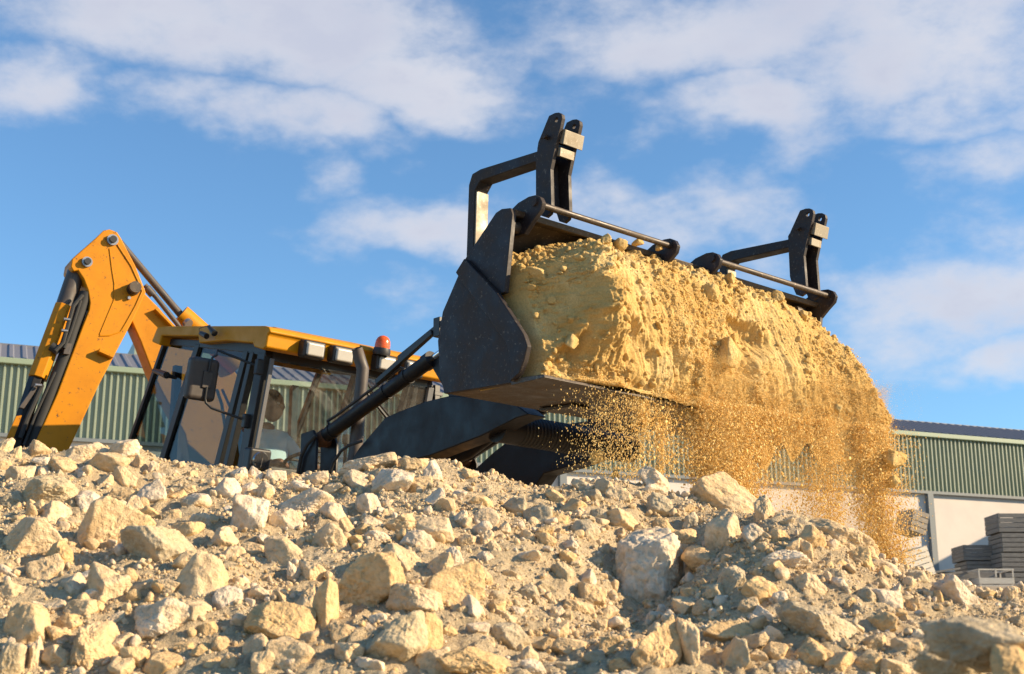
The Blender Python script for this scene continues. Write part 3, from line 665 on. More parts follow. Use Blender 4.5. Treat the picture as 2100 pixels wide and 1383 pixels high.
for base_b, nm in ((4.53, 'near'), (6.72, 'far')):
    db = base_b-4.53
    fk = obj('fork_carrier', holed(CAR, (1141, 246), base_b, base_b+.022), NAVY if nm == 'x' else BKT, BH, bevel=0)
    obj('carrier_plate', holed(CAR, (1141, 246), base_b+.13, base_b+.152), BKT, fk)
    obj('top_block', prismB([(1137,260),(1153,263),(1148,293),(1135,289)], base_b+.024, base_b+.165, bt=4.53), BARE, fk, bevel=.003)
    obj('lower_block', prismB([(1128,298),(1143,300),(1141,318),(1126,315)], base_b+.024, base_b+.128, bt=4.53), BARE, fk, bevel=.003)
    obj('back_web', prismB([(1102,325),(1108,325),(1113,428),(1107,428)], base_b+.024, base_b+.128, bt=4.53), BKT, fk, bevel=.002)
    mb = MB(); h = PB(1123, 283, 4.53); mb.tube([W(h[0], h[1], base_b-.03), W(h[0], h[1], base_b+.16)], .012, 14); mb.tube([W(h[0]-.02, h[1], base_b-.022), W(h[0]+.02, h[1], base_b-.022)], .008, 10); obj('latch_pin', mb, BKT, fk, smooth=True)
    obj('ear', prismB([(1104,335),(1094,330),(1093,300),(1097,292),(1103,290),(1108,296),(1108,335)], base_b+.03, base_b+.06, bt=4.53), BKT, fk, bevel=.003)
    obj('worn_face', prismB([(969.5,540),(974.5,392),(977,392),(972,540)], base_b+.036, base_b+.119, bt=4.56), BARE, fk)
    obj('fork_tine', prismB([(1106,309),(985,347),(968,357),(961,380),(955,560),(969,560),(974,390),(984,371),(1106,329)], base_b+.03, base_b+.125, bt=4.56), BKT, fk, bevel=.005)

# --- lift arms, torque tube, cylinders
ARM = [(700,975),(735,920),(790,856),(820,843),(870,824),(920,812),(1010,816),(1060,832),(1085,850),(1058,858),(985,895),(880,935),(800,955),(740,1010)]
obj('lift_arm', prismB(ARM, 4.93, 5.07), NAVY, BH, bevel=.008)
ARM2 = [(974,962),(1011,928),(1042,904),(1085,880),(1200,864),(1250,866),(1268,880),(1265,905),(1251,925),(1183,952),(1114,972),(1094,1003),(1046,1010),(960,1010)]
obj('lift_arm', prismB(ARM2, 6.10, 6.24), NAVY, BH, bevel=.008)
ta, tz = PB(1018, 876, 5.0)
mb = MB(); mb.tube([W(ta, tz, 5.0), W(ta, tz, 6.12)], .088, 32); obj('torque_tube', mb, NAVY, BH, smooth=True)
mb = MB()
for b in np.arange(5.16, 5.62, .028): mb.tube([W(ta, tz, b), W(ta, tz, b+.012)], .0900, 28)
obj('hose_wrap', mb, RUBB, BH, smooth=True)
# pivots down to the bucket back
for b0, b1, bt in ((4.95, 5.05, 4.95), (6.12, 6.22, 4.95)):
    obj('bucket_link', prismB([(905,720),(960,760),(1010,830),(985,850),(930,830),(880,745)], b0, b1, bt=bt), NAVY, BH, bevel=.006)
def cyl(b, nm):
    A0 = Q(655, 903, 4.95)+LAT*(b-4.95); A1 = Q(884, 738, 4.95)+LAT*(b-4.95); A2 = Q(945, 693, 4.95)+LAT*(b-4.95)
    mb = MB(); d = (A1-A0).normalized(); mb.tube([A0+d*.05, A1], .047, 24); 
    for s in (.12, .62, .80): mb.tube([A0.lerp(A1, s), A0.lerp(A1, s)+d*.018], .052, 24)
    mb.tube([A1-d*.05, A1+d*.012], .053, 24)
    c = obj('tilt_cylinder', mb, NAVY, BH, smooth=True)
    mb = MB(); mb.tube([A1, A2], .020, 20); obj('cylinder_rod', mb, CHROME, c, smooth=True)
    mb = MB(); mb.tube([A0-LAT*.07, A0+LAT*.07], .045, 24); mb.tube([A0-d*.01, A0+d*.09], .05, 20); obj('cylinder_eye', mb, RUST, c, smooth=True)
    mb = MB(); mb.bar(Q(778,786,4.95)+LAT*(b-4.95-.02), Q(893,683,4.95)+LAT*(b-4.95-.02), .035, .03); mb.bar(Q(820,736,4.95)+LAT*(b-4.95), Q(920,655,4.95)+LAT*(b-4.95), .032, .04)
    mb.box(Q(901,672,4.95)+LAT*(b-4.95), FWD*.06, LAT*.05, UP*.12); obj('guide_link', mb, BLK, c, bevel=.004)
    mb = MB(); mb.tube([A0.lerp(A1, .10)+UP*.05, A0.lerp(A1, .10)+UP*.075-LAT*.02, A0.lerp(A1, .15)+UP*.085, A0.lerp(A1, .74)+UP*.09, A0.lerp(A1, .78)+UP*.06], .010, 8); obj('hydraulic_pipe', mb, BLK, c, smooth=True)
    return c
cyl(4.95, 'near'); cyl(6.17, 'far')
mb = prismB([(640,893),(665,885),(672,910),(668,1010),(636,1010)], 4.86, 4.88, bt=4.95); prismB([(640,893),(665,885),(672,910),(668,1010),(636,1010)], 5.02, 5.04, mb, bt=4.95); obj('loader_tower', mb, NAVY, BH, bevel=.005)
mb = prismB([(640,893),(665,885),(672,910),(668,1010),(636,1010)], 6.08, 6.10, bt=4.95); prismB([(640,893),(665,885),(672,910),(668,1010),(636,1010)], 6.24, 6.26, mb, bt=4.95); obj('loader_tower', mb, NAVY, BH, bevel=.005)
mb = MB(); mb.tube([Q(648,893,4.85), Q(630,912,4.84), Q(618,935,4.84), Q(610,975,4.84)], .012, 8); obj('hydraulic_hose', mb, RUBB, BH, smooth=True)
mb = MB(); mb.tube([Q(742,905,4.9), Q(715,914,4.88), Q(700,925,4.88), Q(684,948,4.88), Q(672,985,4.88)], .010, 8); obj('hydraulic_hose', mb, RUBB, BH, smooth=True)
mb = MB(); mb.tube([Q(1196,900,5.95), Q(1200,935,5.93), Q(1195,948,5.93), Q(1130,915,5.9), Q(1090,895,5.7)], .008, 8); obj('hydraulic_hose', mb, RUBB, BH, smooth=True)
mb = MB(); mb.tube([Q(905,950,5.3), Q(960,925,5.3), Q(1020,880,5.3)], .05, 18); obj('lift_cylinder', mb, NAVY, BH, smooth=True)
mb = MB(); mb.box(Q(922,965,5.3), FWD*.10, LAT*.06, UP*.2); obj('cylinder_bracket', mb, RUST, BH, bevel=.01)

# --- exhaust
E0 = Q(722, 1010, 5.05); E1 = Q(741, 790, 5.05); E2 = Q(744, 757, 5.05); E3 = Q(737, 735, 5.03); E4 = Q(732, 714, 5.0)
mb = MB(); rr = .042; mb.tube([E0, E1, E2, E3, E4], [rr*1.12, rr, rr, rr*.98, rr*.85], 24, caps=False)
mb.tube([E4, E3, E2], [rr*.78, rr*.9, rr*.9], 24, caps=False)
ex = obj('exhaust_pipe', mb, EXH, BH, smooth=True)

# --- cab
B0, B1 = 4.80, 6.30
def ext(p, q, k):  # extend line p->q by factor k
    return (p[0]+(q[0]-p[0])*k, p[1]+(q[1]-p[1])*k)
pill = [((335,702),(260,916),5,.05),((404,706),(330,944),10,.05),((503,720),(441,962),10,.045),((516,722),(459,962),8,.05),((536,724),(494,955),15,.06)]
mb = MB()
for bb, sgn in ((B0, 1), (B1, -1)):
    for (p, q, wpx, d_) in pill:
        q2 = ext(p, q, 1.9); hw = wpx/2
        pts = [(p[0]-hw, p[1]), (p[0]+hw, p[1]), (q2[0]+hw, q2[1]), (q2[0]-hw, q2[1])]
        pr_ = prof(pts, 4.80); mb.prism([W(a, z, bb) for a, z in pr_], LAT*d_*sgn)
    pr_ = prof([(333,694),(541,704),(545,731),(500,722),(405,712),(333,706)], 4.80); mb.prism([W(a, z, bb+.004*sgn) for a, z in pr_], LAT*.055*sgn)
obj('cab_frame', mb, BLK, BH, bevel=.004)
# front header and sill, rear frame
mb = MB(); pr_ = prof([(528,708),(546,714),(544,738),(528,733)], 4.8); mb.prism([W(a, z, B0+.06) for a, z in pr_], LAT*(B1-B0-.12)); obj('front_header', mb, BLK, BH, bevel=.004)
def fp(t, b, off=0):   # point on the windscreen plane: t 0 top .. 1 bottom
    a0, z0 = PB(546, 734, 4.8); a1, z1 = PB(505, 960, 4.8); return W(a0+(a1-a0)*t+off, z0+(z1-z0)*t, b)
def panel(c, th, mb=None):  # thin slab from four corners
    mb = mb or MB(); n = (c[1]-c[0]).cross(c[3]-c[0]).normalized()*th; return mb.prism(c, n)
obj('windscreen', panel([fp(0, B0+.05), fp(0, B1-.05), fp(1.5, B1-.05), fp(1.5, B0+.05)], .005), GL_FRONT, BH)
mb = MB()
mb.bar(fp(0, 5.62, .01), fp(1.5, 5.62, .01), .012, .012); mb.bar(fp(0, B0+.045, .008), fp(1.5, B0+.045, .008), .03, .02, up=LAT)
mb.bar(fp(0, B1-.045, .008), fp(1.5, B1-.045, .008), .05, .03, up=LAT); obj('windscreen_frame', mb, GREYP, BH, bevel=.003)
mb = MB(); mb.box(fp(.12, B1+.03), FWD*.05, LAT*.05, UP*.24); mb.bar(fp(.05, B1), fp(.05, B1+.08), .03, .03); obj('pillar_bracket', mb, BLK, BH, bevel=.004)
mb = MB(); mb.tube([fp(.42, 5.98, .03), fp(.26, 5.80, .035), fp(.02, 5.62, .02)], .008, 8); mb.bar(fp(.16, 5.66, .03), fp(.50, 6.02, .03), .012, .02); obj('wiper', mb, BLK, BH)
sp = lambda pts, b=B0+.02: [W(*q, b) for q in prof(pts, 4.8)]
obj('side_window', panel(sp([(338,706),(402,709),(250,1180),(185,1140)]), .005), GL_SIDE, BH)
obj('side_window', panel(sp([(409,711),(500,722),(372,1200),(262,1160)]), .005), GL_SIDE, BH)
obj('side_window', panel(sp([(338,706),(402,709),(250,1180),(185,1140)], B1-.03), .005), GL_SIDE, BH)
obj('side_window', panel(sp([(409,711),(500,722),(372,1200),(262,1160)], B1-.03), .005), GL_SIDE, BH)
ROOF = [(322,671),(340,669),(541,668),(551,671),(554,680),(549,686),(545,712),(537,717),(519,711),(518,704),(461,699),(407,704),(406,690),(331,689),(326,708),(310,701)]
roof = obj('roof', prismB(ROOF, 4.72, 6.33), YDK, BH, bevel=.014, seg=3)
# a raised moulding on the roof top
mb = prismB([(345,669),(360,664),(525,663),(540,668)], 4.86, 6.2, bt=4.72); obj('roof_top_panel', mb, YDK, roof, bevel=.012)
ra_, rz_ = PB(550, 693, 4.72)
def proj(p):
    X, Y, Z_ = p.x, p.y, p.z-CAMH; dep = Y*math.cos(PITCH)+Z_*math.sin(PITCH); u_ = -Y*math.sin(PITCH)+Z_*math.cos(PITCH)
    return 1050+FPX*X/dep, 691.5-FPX*u_/dep
def bfor(px, a, z):
    bs = np.arange(4.3, 7, .005); return float(bs[np.argmin([abs(proj(W(a, z, b))[0]-px) for b in bs])])
for px in (634, 693, 781, 838):
    b = bfor(px+6, ra_+.03, rz_-.03); c = W(ra_+.025, rz_-.035, b); 
    mb = MB(); mb.box(c, MF*.09, LAT*.18, MU*.125); wl = obj('work_light', mb, BLK, BH, bevel=.02, seg=3)
    mb = MB(); mb.box(c+MF*.046, MF*.03, LAT*.142, MU*.092); obj('lens', mb, LENS, wl, bevel=.02, seg=3)
a_, z_ = PB(786, 722, 5.62); bc = W(a_-.02, z_, 5.62)
mb = MB(); n_ = 10
mb.tube([bc+MU*h_ for h_ in (-.02, .0, .03)], [.062, .066, .06], 24); bn = obj('beacon', mb, BLK, BH, smooth=True)
mb = MB(); hs = [.03, .06, .085, .105, .118, .124]; mb.tube([bc+MU*h_ for h_ in hs], [.057, .056, .052, .042, .026, .006], 28); obj('beacon_dome', mb, ORANGE, bn, smooth=True)
# small sensor and its cord on the side fascia
mb = MB(); mb.tube([Q(412,684,4.66), Q(424,690,4.66)], [.018, .022], 14); mb.tube([Q(428,670,4.66), Q(440,684,4.66)], [.012, .024], 14); mb.tube([Q(410,682,4.66), Q(408,675,4.66), Q(415,671,4.67), Q(432,667,4.68)], .003, 6); obj('side_marker', mb, BLK, BH, smooth=True)
# mirror
mc = Q(413, 778, 4.50)
mb = MB(); mb.box(mc, MF*.09, LAT*.225, MU*.30); mr_ = obj('mirror', mb, MIRR, BH, bevel=.035, seg=5)
mb = MB(); mb.box(mc+MF*.05+LAT*.02, MF*.015, LAT*.075, MU*.12); obj('mirror_plate', mb, MIRR, mr_, bevel=.006)
mb = MB(); mb.box(mc-MF*.046, MF*.004, LAT*.19, MU*.26); obj('mirror_glass', mb, CHROME, mr_)
mt = mc+MF*.055+LAT*.02
mb = MB(); mb.tube([mt+MU*.05, mt+MU*.13, mt+MU*.165+LAT*.015, mt+MU*.18+LAT*.04, Q(445,718,4.6), Q(532,753,4.80)], .009, 10)
mb.tube([mt-MU*.05, mt-MU*.13, mt-MU*.16+LAT*.012, Q(433,837,4.56), Q(506,863,4.80)], .009, 10); obj('mirror_arm', mb, BLK, mr_, smooth=True)
mb = MB(); mb.box(Q(532,753,4.79), MF*.05, LAT*.06, MU*.11); obj('mirror_mount', mb, BLK, mr_, bevel=.01)
mb = MB(); mb.box(Q(506,864,4.79), MF*.05, LAT*.06, MU*.10); obj('mirror_mount', mb, BLK, mr_, bevel=.01)
mb = MB(); mb.tube([Q(316,760,4.74), Q(342,770,4.72)], [.018, .028], 12); mb.tube([Q(342,770,4.72), Q(362,776,4.80)], [.02, .01], 12); obj('door_handle', mb, BLK, BH, smooth=True)
# headlamp on the cab corner
hc = Q(526, 944, 4.72); mb = MB(); mb.box(hc, MF*.10, LAT*.17, MU*.16); hl = obj('headlight', mb, BLK, BH, bevel=.02, seg=3)
mb = MB(); mb.tube([hc+MF*.052, hc+MF*.062, hc+MF*.066], [.062, .055, .02], 26); obj('lens', mb, LENS2, hl, smooth=True)
mb = MB(); mb.bar(hc-MU*.08, hc-MU*.35-MF*.05, .03, .03); obj('lamp_bracket', mb, BLK, hl)
# hood, chassis and wheels (mostly hidden behind the heap)
obj('hood', prismB([(500,985),(735,1030),(760,1130),(480,1200)], 5.1, 5.98, bt=5.0), YDK, BH, bevel=.05, seg=3)
mb = MB(); mb.box(W(-8.0, .95, 5.55), FWD*3.6, LAT*.7, UP*.4); obj('chassis', mb, NAVY, BH, bevel=.03)
mb = prismB([(255,930),(500,1000),(470,1230),(190,1180)], 4.88, 6.22, bt=4.8); obj('cab_body', mb, NAVY, BH, bevel=.03)
for (a, zc, r, wd) in ((-6.9, .42, .42, .32), (-9.6, .70, .70, .45)):
    for s in (-1, 1):
        c = W(a, zc, 5.55+s*.93); wh = thing('wheel', c, None, None); wh.parent = BH; wh.location = c-ORG0
        mb = MB(); mb.tube([c-LAT*wd/2, c-LAT*wd*.42, c+LAT*wd*.42, c+LAT*wd/2], [r*.9, r, r, r*.9], 40)
        for k_ in range(22):
            an = k_*2*math.pi/22; dr = FWD*math.cos(an)+UP*math.sin(an); mb.box(c+dr*r, dr*.05, LAT*wd*.95, dr.cross(LAT)*.05)
        obj('tyre', mb, RUBB, wh, bevel=.01)
        mb = MB(); mb.tube([c-LAT*(wd/2+.01), c+LAT*(wd/2+.01)], r*.5, 28); obj('rim', mb, YDK, wh, smooth=True, bevel=.01)
# cab interior
def V(a, z, b): return W(a, z, b)
HA, HB = -8.72, 5.40
mb = MB(); mb.box(W(HA-.03, 1.85, HB), MF*.5, LAT*.5, MU*.12); seat = obj('seat', mb, SEATM, BH, bevel=.04)
mb = MB(); mb.box(W(HA-.34, 2.15, HB), MF*.12, LAT*.46, MU*.55); obj('backrest', mb, ORP, seat, bevel=.04)
mb = MB(); c = W(HA+.52, 2.06, HB); ax = (MF*-.5+MU).normalized()
u_ = LAT; w_ = ax.cross(LAT).normalized(); path = [c+(u_*math.cos(t)+w_*math.sin(t))*.19 for t in np.linspace(0, 2*math.pi, 33)]
mb.tube(path, .014, 8, caps=False); mb.tube([c-u_*.19, c+u_*.19], .01, 8); mb.tube([c, c-ax*.35], .025, 10); obj('steering_wheel', mb, BLK, BH, smooth=True)
mb = MB(); mb.tube([c+u_*.12+ax*.01, c+u_*.12+ax*.07], .02, 12); mb.tube([W(-8.35,1.8,5.8), W(-8.3,2.25,5.78)], .014, 8); mb.tube([W(-8.3,2.25,5.78), W(-8.295,2.32,5.78)], .03, 12); mb.tube([W(-8.3,1.8,5.95), W(-8.28,2.2,5.95)], .012, 8); mb.tube([W(-8.28,2.2,5.95), W(-8.28,2.26,5.95)], .03, 12); obj('control_lever', mb, BLK, BH, smooth=True)
obj('boom_base', prismD([(x*2.66, (y-440)*2.66) for x, y in [(405,735),(470,745),(512,800),(500,880),(470,1010),(355,1000),(385,880)]], -.22, .25, bt=-.22), YEL, BH, bevel=.02)
mb = MB(); mb.tube([Q(445,800,4.9), Q(455,830,4.9), Q(462,880,4.9), Q(455,950,4.9)], .012, 8); obj('grab_rail', mb, ORP, BH, smooth=True)
mb = MB(); mb.tube([Q(456,800,4.92), Q(474,840,4.92), Q(480,905,4.92)], .010, 8); obj('red_rail', mb, REDM, BH, smooth=True)
mb = MB(); p1 = W(-9.55, 1.2, 5.0); mb.box(W(-9.55, 1.75, 5.0), FWD*.05, LAT*.06, UP*2.4); mb.box(W(-9.55, 1.75, 6.1), FWD*.05, LAT*.06, UP*2.4); obj('rear_frame', mb, BLK, BH)
mb = MB(); mb.bar(fp(1.02, 5.0, -.12), fp(1.02, 6.1, -.12), .12, .2); obj('dashboard', mb, BLK, BH, bevel=.02)

# --- backhoe: boom and dipper swung to the side
DIP = [(600,80),(640,95),(662,130),(740,280),(780,380),(797,425),(770,485),(735,560),(640,740),(540,930),(330,1383),(240,1560),(60,1480),(200,1225),(310,980),(450,610),(485,520),(490,480),(480,415),(455,350),(425,305),(400,310),(386,285),(395,240),(425,213),(520,130),(566,86)]
dip = obj('dipper', prismD(DIP, 0, .30), YEL, BH, bevel=.012, seg=2)
# edge bead and the welded seam on the side plate
mb = MB()
mb.tube([PD(x, y, .004) for x, y in ((640,165),(715,280),(765,390),(775,420),(740,500),(690,590),(660,640),(600,660),(545,662))], .006, 6)
mb.tube([PD(x, y, .003) for x, y in ((598,185),(612,300),(625,380),(622,470),(580,570),(545,655))], .005, 6); obj('weld_seam', mb, YEL, dip, smooth=True)
for (x, y, r, pr_, m2) in ((612,142,33,.05,STEEL),(473,262,30,.05,STEEL),(724,410,37,.10,BLK)):
    c = PD(x, y); rad = r/2.66/255; mb = MB(); mb.tube([c, c+DN*pr_*.5], rad, 28); pin = obj('pin', mb, m2 if m2 is BLK else STEEL, dip, smooth=True)
    mb = MB(); mb.tube([c+DN*pr_*.5, c+DN*pr_], rad*.62 if m2 is STEEL else rad*.92, 24); obj('pin_cap', mb, BLK if m2 is STEEL else WORN, dip, smooth=True)
c = PD(701, 459); mb = MB(); mb.tube([c, c+DN*.03], .014, 12); obj('grease_nipple', mb, STEEL, dip, smooth=True)
mb = MB(); mb.prism([PD(535,738), PD(612,775), PD(606,792), PD(528,757)], DN*.07); obj('stop_bracket', mb, YEL, dip, bevel=.004)
# bucket cylinder alongside the dipper
def cylD(p, q, r, off): return [PD(*p, off), PD(*q, off)], r
mb = MB(); mb.tube([PD(352,500,-.1), PD(205,895,-.1)], .115/1.0*.72, 8); bc_ = obj('dipper_cylinder', mb, YEL, BH, bevel=.006)
mb = MB(); mb.tube([PD(425,290,-.12), PD(352,505,-.12)], .075, 16); obj('cylinder_head', mb, EXH, bc_, smooth=True)
mb = MB(); mb.tube([PD(200,895,-.1), PD(60,1330,-.1), PD(20,1450,-.1)], [.066, .07, .07], 6); obj('link_bar', mb, NAVY, bc_, bevel=.006)
mb = MB(); mb.prism([PD(190,930,.0), PD(215,935,.0), PD(130,1060,.0), PD(105,1052,.0)], -DN*.04); obj('nameplate_plate', mb, EXH, bc_, bevel=.003)
mb = MB(); mb.prism([PD(88,1100,.0), PD(120,1095,.0), PD(62,1260,.0), PD(20,1255,.0)], -DN*.04); obj('cylinder_guard', mb, YEL, bc_, bevel=.003)
mb = MB(); mb.tube([PD(470,430,-.06), PD(395,640,-.06), PD(360,760,-.06), PD(320,860,-.06), PD(180,1230,-.06), PD(140,1400,-.06)], .055, 12); hs_ = obj('hydraulic_hose', mb, RUBB, BH, smooth=True)
mb = MB(); mb.tube([PD(450,440,.02), PD(400,500,.03), PD(372,600,.03), PD(345,700,.03), PD(300,745,.03)], .018, 8); mb.tube([PD(440,470,.03), PD(385,640,.03), PD(350,730,.03)], .014, 8); mb.tube([PD(280,720,-.02), PD(320,745,0)], .04, 10); mb.tube([PD(230,930,0), PD(150,1110,0), PD(110,1220,0)], .02, 8); mb.tube([PD(300,860,0), PD(190,1100,0), PD(130,1260,0)], .012, 8); obj('hydraulic_hose', mb, RUBB, BH, smooth=True)
mb = MB(); mb.prism([PD(360,700,.03), PD(392,705,.03), PD(378,765,.03), PD(345,760,.03)], -DN*.06); obj('hose_clamp', mb, EXH, BH, bevel=.004)
for (x, y) in ((365,573), (352,635), (206,932), (195,1010)):
    pass
for (x, y) in ((365,573), (352,635), (210,932)): p_ = PD(x, y, .04); mb = MB(); mb.tube([p_-DL*.025, p_+DL*.025], .014, 10); obj('hose_coupling', mb, STEEL, BH, smooth=True)
BOOM = [(700,360),(760,400),(800,440),(870,510),(1010,680),(1160,900),(1280,1200),(1180,1500),(1060,1500),(1010,1200),(880,960),(826,848),(770,700),(722,590),(690,480)]
obj('boom', prismD(BOOM, -.06, .22, bt=-.06), YEL, BH, bevel=.012)
mb = MB(); mb.prism([PD(845,515,.0), PD(862,508,.0), PD(960,612,.0), PD(948,620,.0)], -DN*.28); obj('boom_flange', mb, YDK, BH, bevel=.004)
mb = MB(); mb.tube([PD(985,545,-.2), PD(1110,655,-.2), PD(1300,830,-.2)], .13*.72, 24); sc_ = obj('boom_cylinder', mb, YEL, BH, smooth=True)
mb = MB(); mb.tube([PD(650,150,-.2), PD(985,548,-.2)], .032, 16); obj('cylinder_rod', mb, EXH, sc_, smooth=True)
mb = MB(); mb.tube([PD(790,385,-.1), PD(850,450,-.1), PD(985,620,-.1)], .022, 10); mb.tube([PD(735,265,-.28), PD(990,525,-.28)], .007, 6); mb.tube([PD(800,400,-.1), PD(835,440,-.1)], .035, 10); obj('hydraulic_hose', mb, EXH, BH, smooth=True)
mb = MB(); mb.tube([PD(1018,590,-.1), PD(1030,600,-.08)], .045, 14); obj('cylinder_port', mb, STEEL, BH, smooth=True)

# ------------------------------------------------------------------ driver
def person():
    base = W(HA, 1.82, HB); fw = MF; lt = LAT
    J = {}
    def P(n, f_, l_, u, r): J[n] = (base+FWD*f_+LAT*l_+UP*u, r)
    P('pel', -.08, 0, .10, .15); P('wai', -.10, 0, .26, .135); P('che', -.11, 0, .44, .155); P('nec0', -.10, 0, .56, .08); P('nec', -.07, 0, .62, .052); 
    for s, n in ((-1, 'r'), (1, 'l')):
        P('sh'+n, -.10, s*.17, .50, .075); P('el'+n, .06, s*.25, .26, .045); P('wr'+n, .30, s*.17, .24, .030)
        P('hi'+n, -.04, s*.09, .07, .10); P('kn'+n, .40, s*.13, .06, .07); P('an'+n, .50, s*.13, -.36, .045); P('to'+n, .64, s*.13, -.40, .035)
    E_ = [('pel','wai'),('wai','che'),('che','nec0'),('nec0','nec'),('che','shr'),('shr','elr'),('elr','wrr'),('che','shl'),('shl','ell'),('ell','wrl'),('pel','hir'),('hir','knr'),('knr','anr'),('anr','tor'),('pel','hil'),('hil','knl'),('knl','anl'),('anl','tol')]
    names = list(J)
    t = thing('person', base, 'driver in a pale blue t-shirt seated in the cab behind the windscreen', 'person')
    def skin(name, nm, edges, rs, m_, root, par):
        me = bpy.data.meshes.new(name); ids = {n: i for i, n in enumerate(nm)}
        me.from_pydata([tuple(J[n][0]-base) for n in nm], [(ids[a], ids[b]) for a, b in edges], [])
        o = bpy.data.objects.new(name, me); COL.objects.link(o); o.parent = par; ORG[o.name] = base; me.materials.append(m_)
        md = o.modifiers.new('s', 'SKIN'); 
        for n, sv in zip(nm, me.skin_vertices[0].data): sv.radius = (J[n][1]*rs, J[n][1]*rs); sv.use_root = (n == root)
        md.use_smooth_shade = True; ss = o.modifiers.new('sub', 'SUBSURF'); ss.levels = 2; ss.render_levels = 2
        return o
    body = skin('body', names, E_, 1.0, SKIN, 'pel', t)
    skin('shirt', ['pel','wai','che','nec0','shr','elr','shl','ell'], [('pel','wai'),('wai','che'),('che','nec0'),('che','shr'),('shr','elr'),('che','shl'),('shl','ell')], 1.14, SHIRT, 'pel', t)
    skin('trousers', ['pel','hir','knr','anr','hil','knl','anl'], [('pel','hir'),('hir','knr'),('knr','anr'),('pel','hil'),('hil','knl'),('knl','anl')], 1.12, TROU, 'pel', t)
    # head
    hc_ = base+FWD*(-.03)+UP*.735; d, f = ico(4); v_ = d.copy()
    v_[:, 0] *= .098; v_[:, 1] *= .076; v_[:, 2] *= .122      # local x = forward, y = left
    low = np.clip(-v_[:, 2]/.12, 0, 1); v_[:, 1] *= 1-.35*low; v_[:, 0] += low*.012
    nose = np.exp(-((v_[:, 1])/.014)**2-((v_[:, 2]+.015)/.025)**2)*(v_[:, 0] > .05); v_[:, 0] += .026*nose
    eye = np.exp(-((np.abs(v_[:, 1])-.032)/.014)**2-((v_[:, 2]-.012)/.012)**2)*(v_[:, 0] > .03); v_[:, 0] -= .010*eye
    lip = np.exp(-((v_[:, 1])/.025)**2-((v_[:, 2]+.060)/.009)**2)*(v_[:, 0] > .03); v_[:, 0] += .007*lip
    yaw = .35; R_ = np.array([[math.cos(yaw), -math.sin(yaw), 0], [math.sin(yaw), math.cos(yaw), 0], [0, 0, 1]])
    Mx = np.array([list(FWD), list(LAT), list(UP)])
    def place(vv): return (vv@R_.T)@Mx + np.array(hc_-base)
    def part(nm, vv, ff, m_):
        o = bpy.data.objects.new(nm, npmesh(nm, place(vv), ff, m_)); COL.objects.link(o); o.parent = t; return o
    part('head', v_, f, SKIN)
    hv = d*np.array([.106, .085, .128]); hv[:, 0] -= .012; hv[:, 2] += .008; keep = (hv[f].mean(1)[:, 2] > .035-.0*hv[f].mean(1)[:, 0]) & (hv[f].mean(1)[:, 0] < .075) | (hv[f].mean(1)[:, 0] < -.03) & (hv[f].mean(1)[:, 2] > -.05)
    part('hair', hv, f[keep], HAIR)
    d2, f2 = ico(3)
    for s, n in ((-1, 'r'), (1, 'l')):
        part('ear', d2*np.array([.018, .010, .030])+np.array([-.005, s*.078, -.002]), f2, SKIN)
        part('eye', d2*.011+np.array([.080, s*.031, .012]), f2, EYE)
        # hand: palm and five bent fingers on the wheel
        wj = J['wr'+n][0]; mbh = MB(); dirf = (FWD*.85-UP*.1-LAT*s*.25).normalized(); side = dirf.cross(UP).normalized()
        mbh.tube([wj-dirf*.02, wj+dirf*.02, wj+dirf*.06, wj+dirf*.085], [.024, .032, .036, .028], 12)
        for k_ in range(4):
            b0_ = wj+dirf*.08+side*(.026-.0175*k_); l_ = (.06, .07, .066, .052)[k_]
            mbh.tube([b0_-dirf*.02, b0_+dirf*l_*.45, b0_+dirf*l_*.7-UP*l_*.35, b0_+dirf*l_*.5-UP*l_*.7], [.0095, .009, .008, .006], 8)
        mbh.tube([wj+dirf*.02+side*.02*s, wj+dirf*.05+side*.045*s-UP*.01, wj+dirf*.075+side*.04*s-UP*.03], [.012, .010, .007], 8)
        obj('hand', mbh, SKIN, t, smooth=True)
person()

# ------------------------------------------------------------------ soil load in the bucket
def sm(x, a, b): t = np.clip((x-a)/(b-a), 0, 1); return t*t*(3-2*t)
def load_point(s, b, rough=True):
    """s 0..1 from the back of the load over its crest down past the lip; b across"""
    g = np.clip((b-4.6)/2.2, 0, 1)
    recess = .34*(1-sm(b, 4.328, 4.375)) + .16*(1-sm(b, 4.34, 4.60)) + .3*sm(b, 6.89, 6.922) - .17*np.exp(-((b-4.68)/.16)**2) + .10*np.exp(-((b-6.87)/.08)**2)
    ks = np.array([0, .12, .22, .34, .50, .66, .80, .88, 1.0])
    fa = np.array([TA-.30, TA-.10, TA+.02, TA+.13, TA+.20, LA+.06, LA+.045, LA+.02, LA+.03])
    fz = np.array([TZ-.10, TZ-.04, TZ-.07, TZ-.17, TZ-.36, TZ-.60, LZ+.12, LZ+.03, LZ+.006])
    a = np.interp(s, ks, fa); z = np.interp(s, ks, fz)
    out = sm(s, .25, .95); a = a + g*(.06+.20*g)*out - recess*sm(s, .1, .3)*(1-.75*sm(s, .66, .86)*sm(b, 4.33, 4.40))
    z = z - (.07+.09*(1+np.sin(b*11)*.5+.5*np.sin(b*29+1)))*sm(b, 5.35, 5.8)*sm(s, .85, 1.0) + .035*np.sin((b-4.9)*2.1)*sm(s, 0, .2)*(1-sm(s, .4, .7)) - .17*np.exp(-((b-4.33)/.32)**2)*(1-sm(s, .2, .6)) - .06*sm(b, 6.4, 6.9)*(1-sm(s, .3, .6))
    return a, z
NS, NBb = 330, 720
ss, bb = np.meshgrid(np.linspace(0, 1, NS), np.linspace(4.328, 6.922, NBb), indexing='ij')
s_ = ss.ravel(); b_r = bb.ravel(); A_, Z_ = load_point(s_, b_r)
